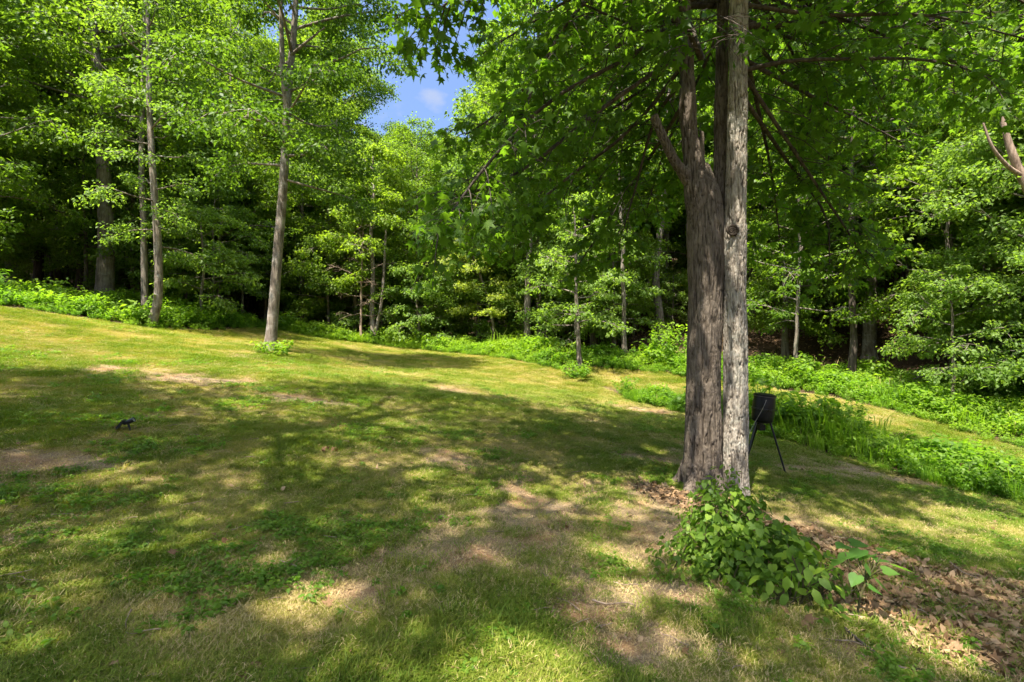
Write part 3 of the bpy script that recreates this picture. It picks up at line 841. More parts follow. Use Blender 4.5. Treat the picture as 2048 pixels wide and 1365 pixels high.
own_tree('twin_stemmed_tree', 'pale twin stemmed tree in a V at the far lawn edge', b,
         [(745,650,24.6),(744,600,24.6),(746,540,24.6),(742,460,24.6),(748,380,24.6),(745,300,24.6)], 0, np.random.RandomState(65), B_PALE, M_WOOD, L_QUAD,
         base=3.2, R=2.2, nprim=18, nsec=7, ntert=4, nleaf=14, r0=.12, elev=(0,45), leafs=.15, spread=.3, rtop=.02,
         limbs=[([(748,680,24.6),(755,645,24.5),(764,600,24.4),(768,540,24.3),(772,460,24.2)], .10, .05)])
b = P(835, 690, 24.6); b[2] = gz(b[0], b[1])
own_tree('pale_leaved_tree', 'low pale leaved tree hanging over the far lawn edge right of the twin stems', b,
         [(838,660,24.6),(834,620,24.6),(832,580,24.6),(826,540,24.6)], 0, np.random.RandomState(66), B_MID, M_LIGHT, L_OVAL,
         base=.5, R=1.7, nprim=20, nsec=7, ntert=4, nleaf=11, r0=.06, elev=(-8,30), leafs=.14, spread=.2, rtop=.015, up=1.2)
b = base_at(405, 660)+np.array([-.6, 1.2, 0]); b[2] = gz(b[0], b[1])
own_tree('bright_sapling', 'bright green sapling right of the curved pale trunk', b,
         [(402,600,b[1]),(408,540,b[1]),(404,480,b[1]),(400,420,b[1])], 0, np.random.RandomState(67), B_MID, M_LIGHT, L_OVAL,
         base=.9, R=1.7, nprim=16, nsec=7, ntert=4, nleaf=8, r0=.05, elev=(2,25), leafs=.14, spread=.17, rtop=.012, up=1.3)
b = P(722, 688, 24.2); b[2] = gz(b[0], b[1])
tb, pos, dr, sz = grow(np.random.RandomState(68), H=5.4, base=1.2, R=1.5, nprim=16, nsec=6, ntert=3, nleaf=0.0, r0=.05, elev=(0,45), tert_tube=True, wig=.05)
root = empty('dead_sapling', b, 'twiggy reddish dead sapling without leaves just left of the twin stemmed tree', 'dead tree')
link('trunk', tb.mesh('dead sapling', B_DEAD), root)
# dead leafless tree at the right edge
b = np.array([12.9, 11.3, gz(12.9, 11.3)])
tb = Tubes()
o3 = lambda *a: curve([np.zeros(3)-[0, 0, .2]]+[P(*q)-b for q in a], 24)
tb.add(o3((2160,600,11.4),(2090,440,11.5),(2048,362,11.6),(2022,300,11.6),(2002,232,11.6)), np.r_[np.linspace(.14, .085, 18), np.linspace(.08, .045, 6)], 12)
tb.add(curve([P(2044,352,11.6)-b, P(2015,332,11.5)-b, P(1985,295,11.4)-b, P(1966,246,11.4)-b], 10), np.linspace(.055, .02, 10), 8)
root = empty('dead_tree', b, 'bare reddish dead limb with two prongs leaning in at the right edge', 'dead tree')
link('trunk', tb.mesh('dead trunk', B_DEAD), root)

# ------------------------------------------------------------------ woodland fill
placed = []
def ok_spot(x, y, dmin):
    for (a, c, d) in placed:
        if (a-x)**2+(c-y)**2 < min(d, dmin)**2: return False
    return True
LM = [(722,24.2,'the dead sapling'),(76,24,'the dark trunk at far left'),(210,19,'the thick dark trunk'),(310,16,'the curved pale trunk'),(405,17.5,'the bright sapling'),(560,14.5,'the lawn trunk'),
      (747,24.6,'the twin stemmed tree'),(835,24.6,'the low pale tree'),(950,24,'the yellow green tree'),(1056,22.5,'the grey trunk'),(1155,18,'the tiered sapling'),
      (1318,24,'the leaning trunk'),(1425,25,'the double trunk'),(1530,8,'the feeder'),(1742,19.5,'the hillside trunk'),(1990,11.5,'the dead prongs')]
KIND = {'tall':'tall leafy tree','edge':'bushy edge tree','under':'small tree','pole':'slender tree'}
_cnt = {}
def label_for(x, y, kind):
    u = 1024+x/y*F
    if u < -60 or u > 2110:
        return KIND[kind]+' beyond the '+('left' if u < 0 else 'right')+' edge of the picture', ('left hand woods' if u < 0 else 'right hand slope')
    l = min(LM, key=lambda q: abs(q[0]-u))
    side = 'just left of' if u < l[0] else 'just right of'
    dep = 'near the lawn' if y < l[1]+6 else ('farther back' if y < 36 else 'deep in the woods')
    g = KIND[kind]+' '+dep+', '+side+' '+l[2]
    c = _cnt.get(g, 0); _cnt[g] = c+1
    if dep == 'near the lawn' and c in (1, 2, 3):
        g = ['second ', 'third ', 'fourth '][c-1]+g
    elif dep == 'farther back' and c == 1:
        g = 'another '+g
    return g, ('left hand woods' if u < 620 else 'woods beyond the lawn' if u < 1380 else 'right hand slope')
NM = {'tall':'woodland_tree', 'edge':'edge_tree', 'under':'understory_tree', 'pole':'slender_tree'}
rf = np.random.RandomState(77)
def fill(kind, kinds, n, dmin, ymin, ymax, off, hmax=None, lead=(0, 99), scl=(.85, 1.15), amax=1.25, xr=None):
    c = 0; tries = 0
    while c < n and tries < n*60:
        tries += 1
        y = rf.uniform(ymin, ymax); x = rf.uniform(*(xr or (-amax, amax)))*y
        d = float(lawn_d(np.array([x]), np.array([y]))[0])
        if not (-lead[1] < d < -max(off, lead[0])): continue
        if not ok_spot(x, y, dmin): continue
        q = x/y
        if x < -9.5 and y < 14.5: continue
        if kind == 'pole' and q < -.5 and y < 22: continue
        if kind in ('tall', 'edge') and .78 < q < 1.05 and y < 21: continue
        if any(abs(x-(l[0]-1024)/F*y) < ({'edge': 2.9, 'tall': 2.2, 'under': 1.9, 'pole': .5}[kind]) and y < l[1]+1.0 for l in LM): continue
        k = kinds[rf.randint(len(kinds))]
        s = rf.uniform(*scl)
        q = x/y
        top = np.ptp(np.array([v.co.z for v in k[0].vertices[:600]]))*s+gz(x, y)
        lim = CAM_Z+.40*y
        if -.30 < q < -.04 and top > lim:
            s *= (lim-gz(x, y))/(top-gz(x, y)); 
            if s < .45: continue
        placed.append((x, y, dmin)); c += 1
        todo.append((x, y, s, k, kind))
todo = []
fill('edge', EDGE, 44, 2.1, 9, 32, 1.6, lead=(0, 6), xr=(-.42, 1.25))
fill('edge', EDGE, 12, 2.1, 12, 32, 4., lead=(4, 10), xr=(-1.25, -.42))
fill('under', UNDER, 26, 1.3, 12, 30, .9, scl=(.7, 1.15), xr=(-1.1, -.45), lead=(3.2, 9))
fill('edge', EDGE, 16, 1.9, 14, 30, 2.5, xr=(-1.1, -.5), lead=(4.5, 12))
fill('tall', TALL, 70, 3.2, 14, 40, 3.2)
fill('tall', TALL, 60, 4.0, 38, 75, 3.2)
fill('edge', EDGE, 45, 2.6, 24, 60, 4)
fill('pole', POLE, 60, 1.4, 12, 45, 1.8, scl=(.7, 1.2))
fill('under', UNDER, 160, 1.1, 9, 36, 1.3, scl=(.6, 1.2))
todo += [(17.0,14.6,1.0,TALL[0],'tall'), (20.2,18.4,1.0,TALL[2],'tall'), (16.2,11.6,.95,TALL[2],'tall')]  # tall trees added past the right edge to shade the slope
for x, y, s, k, kind in sorted(todo, key=lambda q: q[1]):
    lb, gr = label_for(x, y, kind)
    put_tree(k, x, y, lb, NM[kind].replace('_', ' ')+'s of the '+gr, s, None, NM[kind])
# trees outside the frame whose shade falls across the lawn
for k, (x, y, sc) in enumerate(((-6.2,-1.4,.95),(1.6,-3.0,1.0),(-9.8,1.4,.9),(-4.7,3.4,1.0),(6.6,-.6,.95),(-2.2,-3.2,1.0))):
    o3_ = np.array([x, y, gz(x, y)])
    root = empty('shade_tree', o3_, 'tall shade tree standing outside the frame near the viewpoint', 'tree', 'shade trees outside the frame')
    r5 = np.random.RandomState(500+k)
    tb, pos, dr, sz = grow(r5, H=(16+k % 2)*sc, base=7.0*sc, R=4.2*sc, nprim=26, nsec=7, ntert=4, nleaf=10, r0=.19, elev=(5,50), leafs=.17, spread=.45, secf=.42)
    kp = sunlit_gap(pos+o3_); pos, dr, sz = pos[kp], dr[kp], sz[kp]
    link('trunk', tb.mesh('shade tree wood', B_MID), root)
    link('crown', leaves_mesh('shade tree leaves', pos, leaf_frames(dr, r5), sz, L_QUAD, M_WOOD, np.clip(r5.normal(.5, .2, len(pos)), 0, 1)), root)

# ------------------------------------------------------------------ scattered ground plants (instanced on points)
def scatter(name, pts, rot, scl, idx, tone, protos, label):
    col = bpy.data.collections.new(name+' sources')
    for k, me in enumerate(protos):
        col.objects.link(bpy.data.objects.new('%s source %02d' % (name, k), me))
    me = mesh_from(name, pts)
    def att(n, ty, v, key='value'):
        me.attributes.new(n, ty, 'POINT').data.foreach_set(key, v)
    att('rot', 'FLOAT_VECTOR', rot.astype(np.float32).ravel(), 'vector')
    att('scl', 'FLOAT', scl.astype(np.float32)); att('idx', 'INT', idx.astype(np.int32)); att('tone', 'FLOAT', tone.astype(np.float32))
    o = link(name, me, None, None, label, None, None, 'stuff')
    g = bpy.data.node_groups.new(name, 'GeometryNodeTree')
    g.interface.new_socket('Geometry', in_out='INPUT', socket_type='NodeSocketGeometry')
    g.interface.new_socket('Geometry', in_out='OUTPUT', socket_type='NodeSocketGeometry')
    gi = g.nodes.new('NodeGroupInput'); go = g.nodes.new('NodeGroupOutput')
    ip = g.nodes.new('GeometryNodeInstanceOnPoints'); ip.inputs['Pick Instance'].default_value = True
    ci = g.nodes.new('GeometryNodeCollectionInfo'); ci.inputs['Collection'].default_value = col
    ci.inputs['Separate Children'].default_value = True; ci.inputs['Reset Children'].default_value = True
    def na(n, ty):
        a = g.nodes.new('GeometryNodeInputNamedAttribute'); a.data_type = ty; a.inputs['Name'].default_value = n
        return a.outputs['Attribute']
    e2r = g.nodes.new('FunctionNodeEulerToRotation')
    g.links.new(na('rot', 'FLOAT_VECTOR'), e2r.inputs[0])
    g.links.new(gi.outputs[0], ip.inputs['Points']); g.links.new(ci.outputs[0], ip.inputs['Instance'])
    g.links.new(na('idx', 'INT'), ip.inputs['Instance Index']); g.links.new(e2r.outputs[0], ip.inputs['Rotation'])
    g.links.new(na('scl', 'FLOAT'), ip.inputs['Scale']); g.links.new(ip.outputs[0], go.inputs[0])
    md = o.modifiers.new('scatter', 'NODES'); md.node_group = g
    return o

def blades(rng, n, rad, hgt, wid, lean, mat, name):
    """a clump of arching grass blades, three faces each"""
    a = rng.uniform(0, 6.28, n); r = rad*np.sqrt(rng.uniform(0, 1, n))
    bx, by = r*np.cos(a), r*np.sin(a)
    az = a+rng.normal(0, 1.2, n); h = hgt*rng.uniform(.45, 1.15, n); ln = h*lean*rng.uniform(.3, 1.3, n)
    d = np.c_[np.cos(az), np.sin(az), 0*az]; s = np.c_[-np.sin(az), np.cos(az), 0*az]
    b = np.c_[bx, by, 0*bx-.004]
    w0 = wid*rng.uniform(.6, 1.2, n)[:, None]
    m = b+d*(ln*.4)[:, None]+np.c_[0*h, 0*h, h*.7]; t = b+d*ln[:, None]+np.c_[0*h, 0*h, h*rng.uniform(.6, 1.0, n)]
    V = np.stack([b-s*w0*.5, b+s*w0*.5, m+s*w0*.42, m-s*w0*.42, t], 1).reshape(-1, 3)
    k = (np.arange(n)*5)[:, None]
    T = np.concatenate([k+[0, 1, 2], k+[0, 2, 3], k+[3, 2, 4]])
    return mesh_from(name, V, T, None, mat, False, {'tint': np.repeat(np.clip(rng.normal(.5, .25, n), 0, 1), 5)})
def leafplant(rng, n, rad, h, leaf, tmpl, mat, name, stems=6):
    """a low leafy plant: leaves spread over several stems"""
    pos = []; dr = []; 
    for s in range(stems):
        a = rng.uniform(0, 6.28); l = rad*rng.uniform(.3, 1)
        top = np.array([math.cos(a)*l, math.sin(a)*l, h*rng.uniform(.6, 1.1)]); base = top*[.35, .35, 0]
        m = n//stems
        t = rng.uniform(.12, 1, m)**.7
        p = base+(top-base)*t[:, None]
        b = rng.uniform(0, 6.28, m)
        dd_ = np.c_[np.cos(b), np.sin(b), rng.normal(-.1, .3, m)]
        pos.append(p+dd_*leaf*.2); dr.append(dd_)
    pos = np.concatenate(pos); dr = np.concatenate(dr)
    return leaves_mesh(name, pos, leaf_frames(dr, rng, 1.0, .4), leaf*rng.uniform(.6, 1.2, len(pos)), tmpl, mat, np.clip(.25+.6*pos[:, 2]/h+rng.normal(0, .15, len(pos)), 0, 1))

rp = np.random.RandomState(9)
g_green = [blades(rp, 54, .14, .034, .0042, 2.2, M_GRASS, 'green blades') for k in range(5)]
g_broad = [blades(rp, 26, .12, .045, .0065, 1.8, M_GRASS, 'broad blades') for k in range(4)]
g_straw = [blades(rp, 60, .15, .014, .0022, 2.4, M_STRAW, 'straw') for k in range(4)]
g_clov = [leafplant(rp, 54, .13, .045, .030, L_OVAL, M_CLOVER, 'clover', 9) for k in range(3)]

def lawn_points(n, ymin, ymax, power):
    y = ymin+(ymax-ymin)*rp.uniform(0, 1, n)**power
    x = rp.uniform(-1.12, 1.12, n)*(y+.6)
    return x, y
def norm_rot(n): return np.c_[rp.normal(0, .12, n), rp.normal(0, .12, n), rp.uniform(0, 6.28, n)]

# lawn grass
x, y = lawn_points(420000, 1.4, 27, 1.25)
d = lawn_d(x, y); b = bare(x, y); q = dry(x, y); lt = litter(x, y)
pb = (1-.94*sstep(.16, .50, b+rp.normal(0, .09, len(x))))*(1-.9*sstep(.25, .55, lt))
keep = (d > -.1) & (rp.uniform(0, 1, len(x)) < pb*np.clip(.85-.45*q, .3, 1.0)*np.clip((y+3)/14, .38, 1))
x, y, q, b = x[keep], y[keep], q[keep], b[keep]
n = len(x); print('grass clumps', n)
broad = (rp.uniform(0, 1, n) < .28) & (q < .1)
idx = np.where(broad, 5+rp.randint(0, 4, n), rp.randint(0, 5, n))
tone = np.clip(.33+.85*q+.60*fbm(x*2.3, y*2.3, 60., 4)+rp.normal(0, .12, n)+sstep(8, 17, y)*.26, 0, 1)
sc_ = rp.uniform(.45, .95, n)*np.clip(.9-.4*q, .6, 1.2)*(1+sstep(4, 20, y)*.7)
# patches of longer, fresher grass in the foreground
fresh = sstep(.18, .42, fbm(x*.8+40, y*.8, 90., 3))
sc_ *= 1+.12*fresh*(y < 9); tone = np.clip(tone-.22*fresh, 0, 1)
scatter('lawn_grass', np.c_[x, y, ground(x, y)], norm_rot(n), sc_, idx, tone, g_green+g_broad, 'patchy mown lawn grass from fresh green to dry')
# dry straw and thatch
x, y = lawn_points(170000, 1.4, 24, 1.25)
d = lawn_d(x, y); b = bare(x, y); q = dry(x, y); lt = litter(x, y)
pr = np.clip(.38+.5*q+.25*sstep(.1, .4, b), .08, .8)*(1-.5*sstep(.42, .75, b))*(1-.8*sstep(.4, .6, lt))
keep = (d > 0) & (rp.uniform(0, 1, len(x)) < pr*np.clip((y+3)/14, .4, 1))
x, y = x[keep], y[keep]; n = len(x)
scatter('dry_straw', np.c_[x, y, ground(x, y)+.003], norm_rot(n), rp.uniform(.7, 1.4, n)*(1+sstep(6, 22, y)*.4), rp.randint(0, 4, n), rp.uniform(0, 1, n), g_straw, 'tan dry grass clippings lying in the lawn')
# clover patches
x, y = lawn_points(60000, 1.5, 14, 1.2)
cf = fbm(x*1.5+9, y*1.5, 33., 4); b = bare(x, y)
keep = (lawn_d(x, y) > 0) & (cf+rp.normal(0, .06, len(x)) > .27) & (b < .34) & (litter(x, y) < .5) & (rp.uniform(0, 1, len(x)) < .42*np.clip((y+3)/10, .4, 1))
x, y = x[keep], y[keep]; n = len(x)
scatter('clover_patches', np.c_[x, y, ground(x, y)], norm_rot(n), rp.uniform(.6, 1.25, n), rp.randint(0, 3, n), rp.uniform(0, 1, n), g_clov, 'low green broadleaf weeds growing through the lawn')

# dead leaves under the double tree and over the woodland floor
def dryleaf(rng, k):
    V, T = (L_STAR, L_OVAL, L_STAR, L_OVAL)[k % 4]
    V = V.copy(); V[:, 2] += .35*rng.uniform(-1, 1)*V[:, 1]**2+.25*rng.uniform(0, 1)*(V[:, 0]-.4)**2+rng.normal(0, .03, len(V))
    return mesh_from('dead leaf', V*.064, T, None, M_DRYLEAF, False, {'tint': np.full(len(V), rng.uniform(.2, .8))})
dls = [dryleaf(rp, k) for k in range(8)]
x, y = lawn_points(170000, 1.5, 9, 1.0)
lt = litter(x, y)
keep = (rp.uniform(0, 1, len(x)) < .62*sstep(.28, .62, lt)+.004)
x, y = x[keep], y[keep]; n = len(x); print('litter', n)
x2 = rp.uniform(-30, 30, 60000); y2 = rp.uniform(8, 36, 60000)
k2 = (lawn_d(x2, y2) < -.8) & (np.abs(x2) < 1.2*y2); x2, y2 = x2[k2], y2[k2]
X = np.r_[x, x2]; Y = np.r_[y, y2]; n = len(X)
scatter('leaf_litter', np.c_[X, Y, ground(X, Y)+.006], np.c_[rp.normal(0, .5, n), rp.normal(0, .5, n), rp.uniform(0, 6.28, n)],
        rp.uniform(.55, 1.25, n)*np.r_[np.ones(len(x)), np.full(len(x2), 1.7)], rp.randint(0, 8, n), rp.uniform(0, 1, n), dls, 'brown dead leaf litter')

# tufts of longer grass, crumbs of soil and bits of twig in the near lawn
g_tuft = [blades(rp, 30, .05, .085, .0075, 1.1, M_GRASS, 'tuft') for k in range(4)]
w_small = [leafplant(rp, 26, .09, .06, .050, L_OVAL, M_CLOVER, 'broadleaf', 5) for k in range(3)]
x, y = lawn_points(5200, 1.5, 9, 1.0)
kf = fbm(x*1.6+70, y*1.6, 44., 3)
keep = (kf+rp.normal(0, .15, len(x)) > .24) & (lawn_d(x, y) > 0) & (bare(x, y) < .55) & (rp.uniform(0, 1, len(x)) < .8)
x, y = x[keep], y[keep]; n = len(x)
ti = np.where(rp.uniform(0, 1, n) < .7, rp.randint(0, 4, n), 4+rp.randint(0, 3, n))
scatter('grass_tufts', np.c_[x, y, ground(x, y)], norm_rot(n), rp.uniform(.4, .95, n), ti, np.clip(rp.normal(.30, .16, n), 0, 1), g_tuft+w_small, 'fresh green tufts standing above the mown lawn')
def crumb(k):
    r = np.random.RandomState(k)
    V = np.array([(1,0,0),(-1,0,0),(0,1,0),(0,-1,0),(0,0,.7),(0,0,-.7)], float)*r.uniform(.6, 1.2, (6, 1))+r.normal(0, .12, (6, 3))
    T = [(0,2,4),(2,1,4),(1,3,4),(3,0,4),(2,0,5),(1,2,5),(3,1,5),(0,3,5)]
    return mesh_from('crumb', V*.009, T, None, M_CRUMB)
M_CRUMB = plain('dry soil crumb', (.30,.21,.13), .95, .1)
x, y = lawn_points(60000, 1.5, 9, 1.0)
keep = (bare(x, y) > .24) & (lawn_d(x, y) > 0) & (rp.uniform(0, 1, len(x)) < .4)
x, y = x[keep], y[keep]; n = len(x)
scatter('soil_crumbs', np.c_[x, y, ground(x, y)+.003], rp.uniform(0, 6.28, (n, 3)), rp.uniform(.3, 1.0, n)**1.5*1.9, rp.randint(0, 5, n), rp.uniform(0, 1, n), [crumb(k) for k in range(5)], 'crumbs of dry soil on the bare patches')
def stick(k):
    r = np.random.RandomState(k+50)
    p = curve(np.array([(-.05,0,0),(-.015,.006*r.normal(),.004),(.02,.008*r.normal(),.003),(.05,.01*r.normal(),0)]), 6)
    V, Q = tube_grid(p, np.linspace(.0022, .0013, 6), 4)
    return mesh_from('stick', V, None, Q, B_DEAD)
x, y = lawn_points(2600, 1.5, 9, 1.0)
keep = (lawn_d(x, y) > 0) & (rp.uniform(0, 1, len(x)) < .12+.5*sstep(.2, .5, litter(x, y)))
x, y = x[keep], y[keep]; n = len(x)
scatter('twig_bits', np.c_[x, y, ground(x, y)+.015], norm_rot(n), rp.uniform(.6, 2.0, n), rp.randint(0, 4, n), rp.uniform(0, 1, n), [stick(k) for k in range(4)], 'bits of dry twig strewn over the near lawn')

# weeds along the ditch and the wood edges
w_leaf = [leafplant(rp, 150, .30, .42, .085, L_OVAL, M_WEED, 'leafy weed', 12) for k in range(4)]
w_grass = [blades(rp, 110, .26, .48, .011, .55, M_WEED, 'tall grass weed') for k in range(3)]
w_stalk = [blades(rp, 6, .25, .62, .0045, .45, M_STRAW, 'seed stalks')]
def band(name, poly, n, label, idxp, s=(.6, 1.1), tone0=.5, jitter=.3):
    poly = np.array(poly, float)
    x = rp.uniform(poly[:, 0].min()-.5, poly[:, 0].max()+.5, n); y = rp.uniform(poly[:, 1].min()-.5, poly[:, 1].max()+.5, n)
    dd_ = sdist(poly, x, y)+jitter*fbm(x*.8, y*.8, 3., 3)
    keep = (dd_ > 0) & (lawn_d(x, y) < .12); x, y, dd_ = x[keep], y[keep], dd_[keep]; m = len(x)
    idx = np.array(idxp)[rp.randint(0, len(idxp), m)]
    sc2 = rp.uniform(*s, m)*(.45+.55*sstep(0, .9, dd_))*(1+.75*fbm(x*1.1, y*1.1, 8., 3))*np.where(rp.uniform(0, 1, m) < .06, 1.5, 1)
    tn = np.clip(tone0+.9*fbm(x*.9, y*.9, 15., 4)+rp.normal(0, .12, m), 0, 1)
    scatter(name, np.c_[x, y, ground(x, y)-.02], norm_rot(m), sc2, idx, tn, w_leaf+w_grass+w_stalk, label); print(name, m)
band('left_bank_weeds', [(-24,10),(-13.0,12.4),(-11.4,15.7),(-10.6,18),(-11,22.6),(-13,24),(-15.5,21),(-15.5,17),(-17,14.5),(-27,15)], 5200, 'leafy weeds along the left lawn edge', [0,1,2,3], (.7, 1.25), .34)
band('far_edge_weeds', [(-11.6,22.4),(-6.8,24),(-3.6,23.2),(-1,21.2),(.9,18.9),(2.5,20.5),(1.5,24),(-4,26),(-8,26),(-12,25)], 5200, 'bright weeds along the far edge of the lawn', [0,1,2,3,5], (.9, 1.5), .66)
band('ditch_weeds', [(3.1,14.9),(4.3,12.0),(5.5,9.9),(6.4,8.6),(7.6,7.6),(9.2,4),(11.8,4),(10.6,6.6),(9.0,8.6),(7.4,11.2),(5.8,13.2),(4.4,14.8),(3.4,15.3)], 6000, 'tall grassy weeds filling the ditch beside the lawn', [0,1,2,3,0,1,2,4,5,6,0,1,2,3,4,5,7], (.75, 1.35), .34)  # shade of the double tree is put into the lowered weed tone
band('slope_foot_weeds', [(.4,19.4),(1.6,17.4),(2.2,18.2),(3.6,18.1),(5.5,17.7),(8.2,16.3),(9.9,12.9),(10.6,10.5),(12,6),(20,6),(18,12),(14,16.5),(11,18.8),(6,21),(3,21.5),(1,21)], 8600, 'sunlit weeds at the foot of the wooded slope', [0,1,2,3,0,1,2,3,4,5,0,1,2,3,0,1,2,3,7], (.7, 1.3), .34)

# ------------------------------------------------------------------ smaller things
M_WEED1 = leaf_mat('weed leaf single', (.055,.13,.012), (.105,.19,.018), (.17,.25,.026), objrand=.3)
def lathe(prof, n=40):
    prof = np.array(prof, float); m = len(prof)
    a = np.arange(n)/n*2*math.pi
    V = np.stack([prof[:, 0][:, None]*np.cos(a), prof[:, 0][:, None]*np.sin(a), np.repeat(prof[:, 1][:, None], n, 1)], -1).reshape(-1, 3)
    i = np.arange(m-1)[:, None]*n; j = np.arange(n)[None]; k = (j+1) % n
    return V, np.stack([i+j, i+k, i+n+k, i+n+j], -1).reshape(-1, 4)
def smooth_auto(me, ang=35):
    me.polygons.foreach_set('use_smooth', np.ones(len(me.polygons), bool))
    try: me.set_sharp_from_angle(angle=math.radians(ang))
    except Exception: pass
    return me
def box(x0, x1, y0, y1, z0, z1, bev=.003):
    import bmesh
    bm = bmesh.new(); bmesh.ops.create_cube(bm, size=1)
    for v in bm.verts:
        v.co = ((x0+x1)/2+v.co.x*(x1-x0), (y0+y1)/2+v.co.y*(y1-y0), (z0+z1)/2+v.co.z*(z1-z0))
    bmesh.ops.bevel(bm, geom=list(bm.edges), offset=bev, segments=2, affect='EDGES')
    return bm
def bm_obj(name, bm, mat, parent, M=None):
    me = bpy.data.meshes.new(name); 
    if M is not None: bm.transform(M)
    bm.to_mesh(me); bm.free(); me.materials.append(mat)
    return link(name, smooth_auto(me), parent)

# game feeder: barrel on three legs beyond the double trunk
ff = at(1573, 948)
FY = ff[1]+.18
def fp(u, v, dy=0.): return P(u, v, FY+dy)
k1 = FY/F
fc = fp(1524, 905); fc[2] = gz(fc[0], fc[1])
fr = empty('game_feeder', fc, 'black barrel feeder on three thin legs standing right of the double trunk', 'feeder')
bt = fp(1524, 843)-fc; tp = fp(1530, 788)-fc
ax = tp-bt; Hb = np.linalg.norm(ax); Mq = Matrix.Translation(Vector(bt)) @ Vector(ax).to_track_quat('Z', 'Y').to_matrix().to_4x4()
R0 = 21.5*k1
def lobj(name, prof, mat, M=Mq, parent=fr):
    V, Q = lathe(prof); me = mesh_from(name, V, None, Q, mat); me.transform(M)
    return link(name, smooth_auto(me), parent)
lobj('barrel', [(0,-.02),(R0*.45,-.02),(R0*.80,.0),(R0*.90,.02),(R0*.95,Hb*.2),(R0*.985,Hb*.40),(R0*.985,Hb*.44),(R0*.97,Hb*.6),(R0*.93,Hb*.86),(R0*.90,Hb*.93),(0,Hb*.93)], M_BARREL)
lobj('lid', [(0,Hb*1.035),(R0*.55,Hb*1.03),(R0*.86,Hb*1.0),(R0*.97,Hb*.985),(R0*.98,Hb*.93),(R0*.94,Hb*.925),(R0*.93,Hb*.945),(0,Hb*.945)], M_BARREL)
lobj('band', [(R0*.99,Hb*.44),(R0*1.05,Hb*.445),(R0*1.05,Hb*.485),(R0*.98,Hb*.49)], M_BLACK)
lobj('lid_rim', [(R0*.955,Hb*.895),(R0*.985,Hb*.90),(R0*.985,Hb*.92),(R0*.955,Hb*.925)], M_STEEL)
for sx in (-1, 1):
    bm_obj('bracket', box(sx*R0*1.12-.012, sx*R0*1.12+.012, -.012, .012, Hb*.45, Hb*.48), M_BLACK, fr, Mq)
lt = bm_obj('latch', box(-.012, .012, -R0-.014, -R0+.004, Hb*.89, Hb*.96), M_BLACK, fr, Mq)
for (a, bq) in (((1540,843,-.05), ff-fc), ((1513,842,-.04), fp(1486,905,-.25)-fc), ((1518,842,.10), fp(1492,872,.55)-fc)):
    top = fp(*a)-fc; bot = np.array(bq); wz = bot+fc; bot[2] = gz(wz[0], wz[1])-fc[2]-.04
    t3 = Tubes(); t3.add(np.array([top+(top-bot)*.06, top+(bot-top)*.02, top+(bot-top)*.5, bot]), [.017, .016, .0145, .014], 10)
    lg = link('leg', t3.mesh('leg', M_BLACK), fr)
mb = bt+np.array([-.012, 0, -.02])
bm_obj('spinner_box', box(mb[0]-.045, mb[0]+.045, mb[1]-.045, mb[1]+.045, mb[2]-.115, mb[2]-.03), M_BARREL, fr)
V, Q = lathe([(0,-.03),(.03,-.03),(.045,.02),(.05,.04)]); me = mesh_from('funnel', V, None, Q, M_STEEL); me.transform(Matrix.Translation(Vector(mb))); link('funnel', smooth_auto(me), fr)
t3 = Tubes(); t3.add(curve([fp(1533,800,-R0-.02)-fc, fp(1525,818,-R0-.03)-fc, fp(1508,848,-R0*.8)-fc, fp(1494,876,-.28)-fc], 12), np.full(12, .0045), 6)
link('pull_strap', t3.mesh('pull strap', M_STRAP), fr)

# solar spotlight lying low in the grass
sp = at(252, 862); ks = sp[1]/F
def sl(u, v, dy=0.): return P(u, v-3, sp[1]+dy)-sp
sr = empty('solar_light', sp, 'small black solar spotlight with tilted panel sticking up from the grass', 'garden light')
def frame(axis, origin): return Matrix.Translation(Vector(origin)) @ Vector(axis).to_track_quat('Z', 'Y').to_matrix().to_4x4()
ctr = sl(258, 846); axl = np.array([.92, .08, .38])
hl = 10.5*ks; rl = 4.6*ks
Ml = frame(axl, ctr)
V, Q = lathe([(0,-hl*1.0),(rl*.62,-hl*1.0),(rl*.78,-hl*.85),(rl*.80,-hl*.2),(rl,-hl*.05),(rl*1.02,hl*.98),(rl*.95,hl),(rl*.90,hl*.86)], 28)
me = mesh_from('lamp_head', V, None, Q, M_LAMP); me.transform(Ml); lh = link('lamp_head', smooth_auto(me), sr)
V, Q = lathe([(0,hl*.90),(rl*.5,hl*.895),(rl*.90,hl*.875)], 28)
me = mesh_from('lens', V, None, Q, M_LENS); me.transform(Ml); link('lens', smooth_auto(me), lh)
nrm = np.array([-.70, -.36, .55]); Mp = frame(nrm, sl(241.5, 851))
pw = 10*ks
bp = bm_obj('solar_panel', box(-pw*1.05, pw*1.05, -pw, pw, -.010, .010), M_LAMP, sr, Mp)
bm_obj('solar_cell', box(-pw*.9, pw*.9, -pw*.86, pw*.86, .0105, .013, .001), M_PANEL, bp, Mp)
t3 = Tubes(); t3.add(np.array([sl(246, 850), sl(252, 849), sl(256, 848)]), [.012, .014, .012], 10)
t3.add(np.array([sl(256, 850), sl(258, 855), sl(260, 860), sl(261, 872)]), [.013, .011, .010, .006], 10)
link('stake', t3.mesh('stake', M_LAMP), sr)

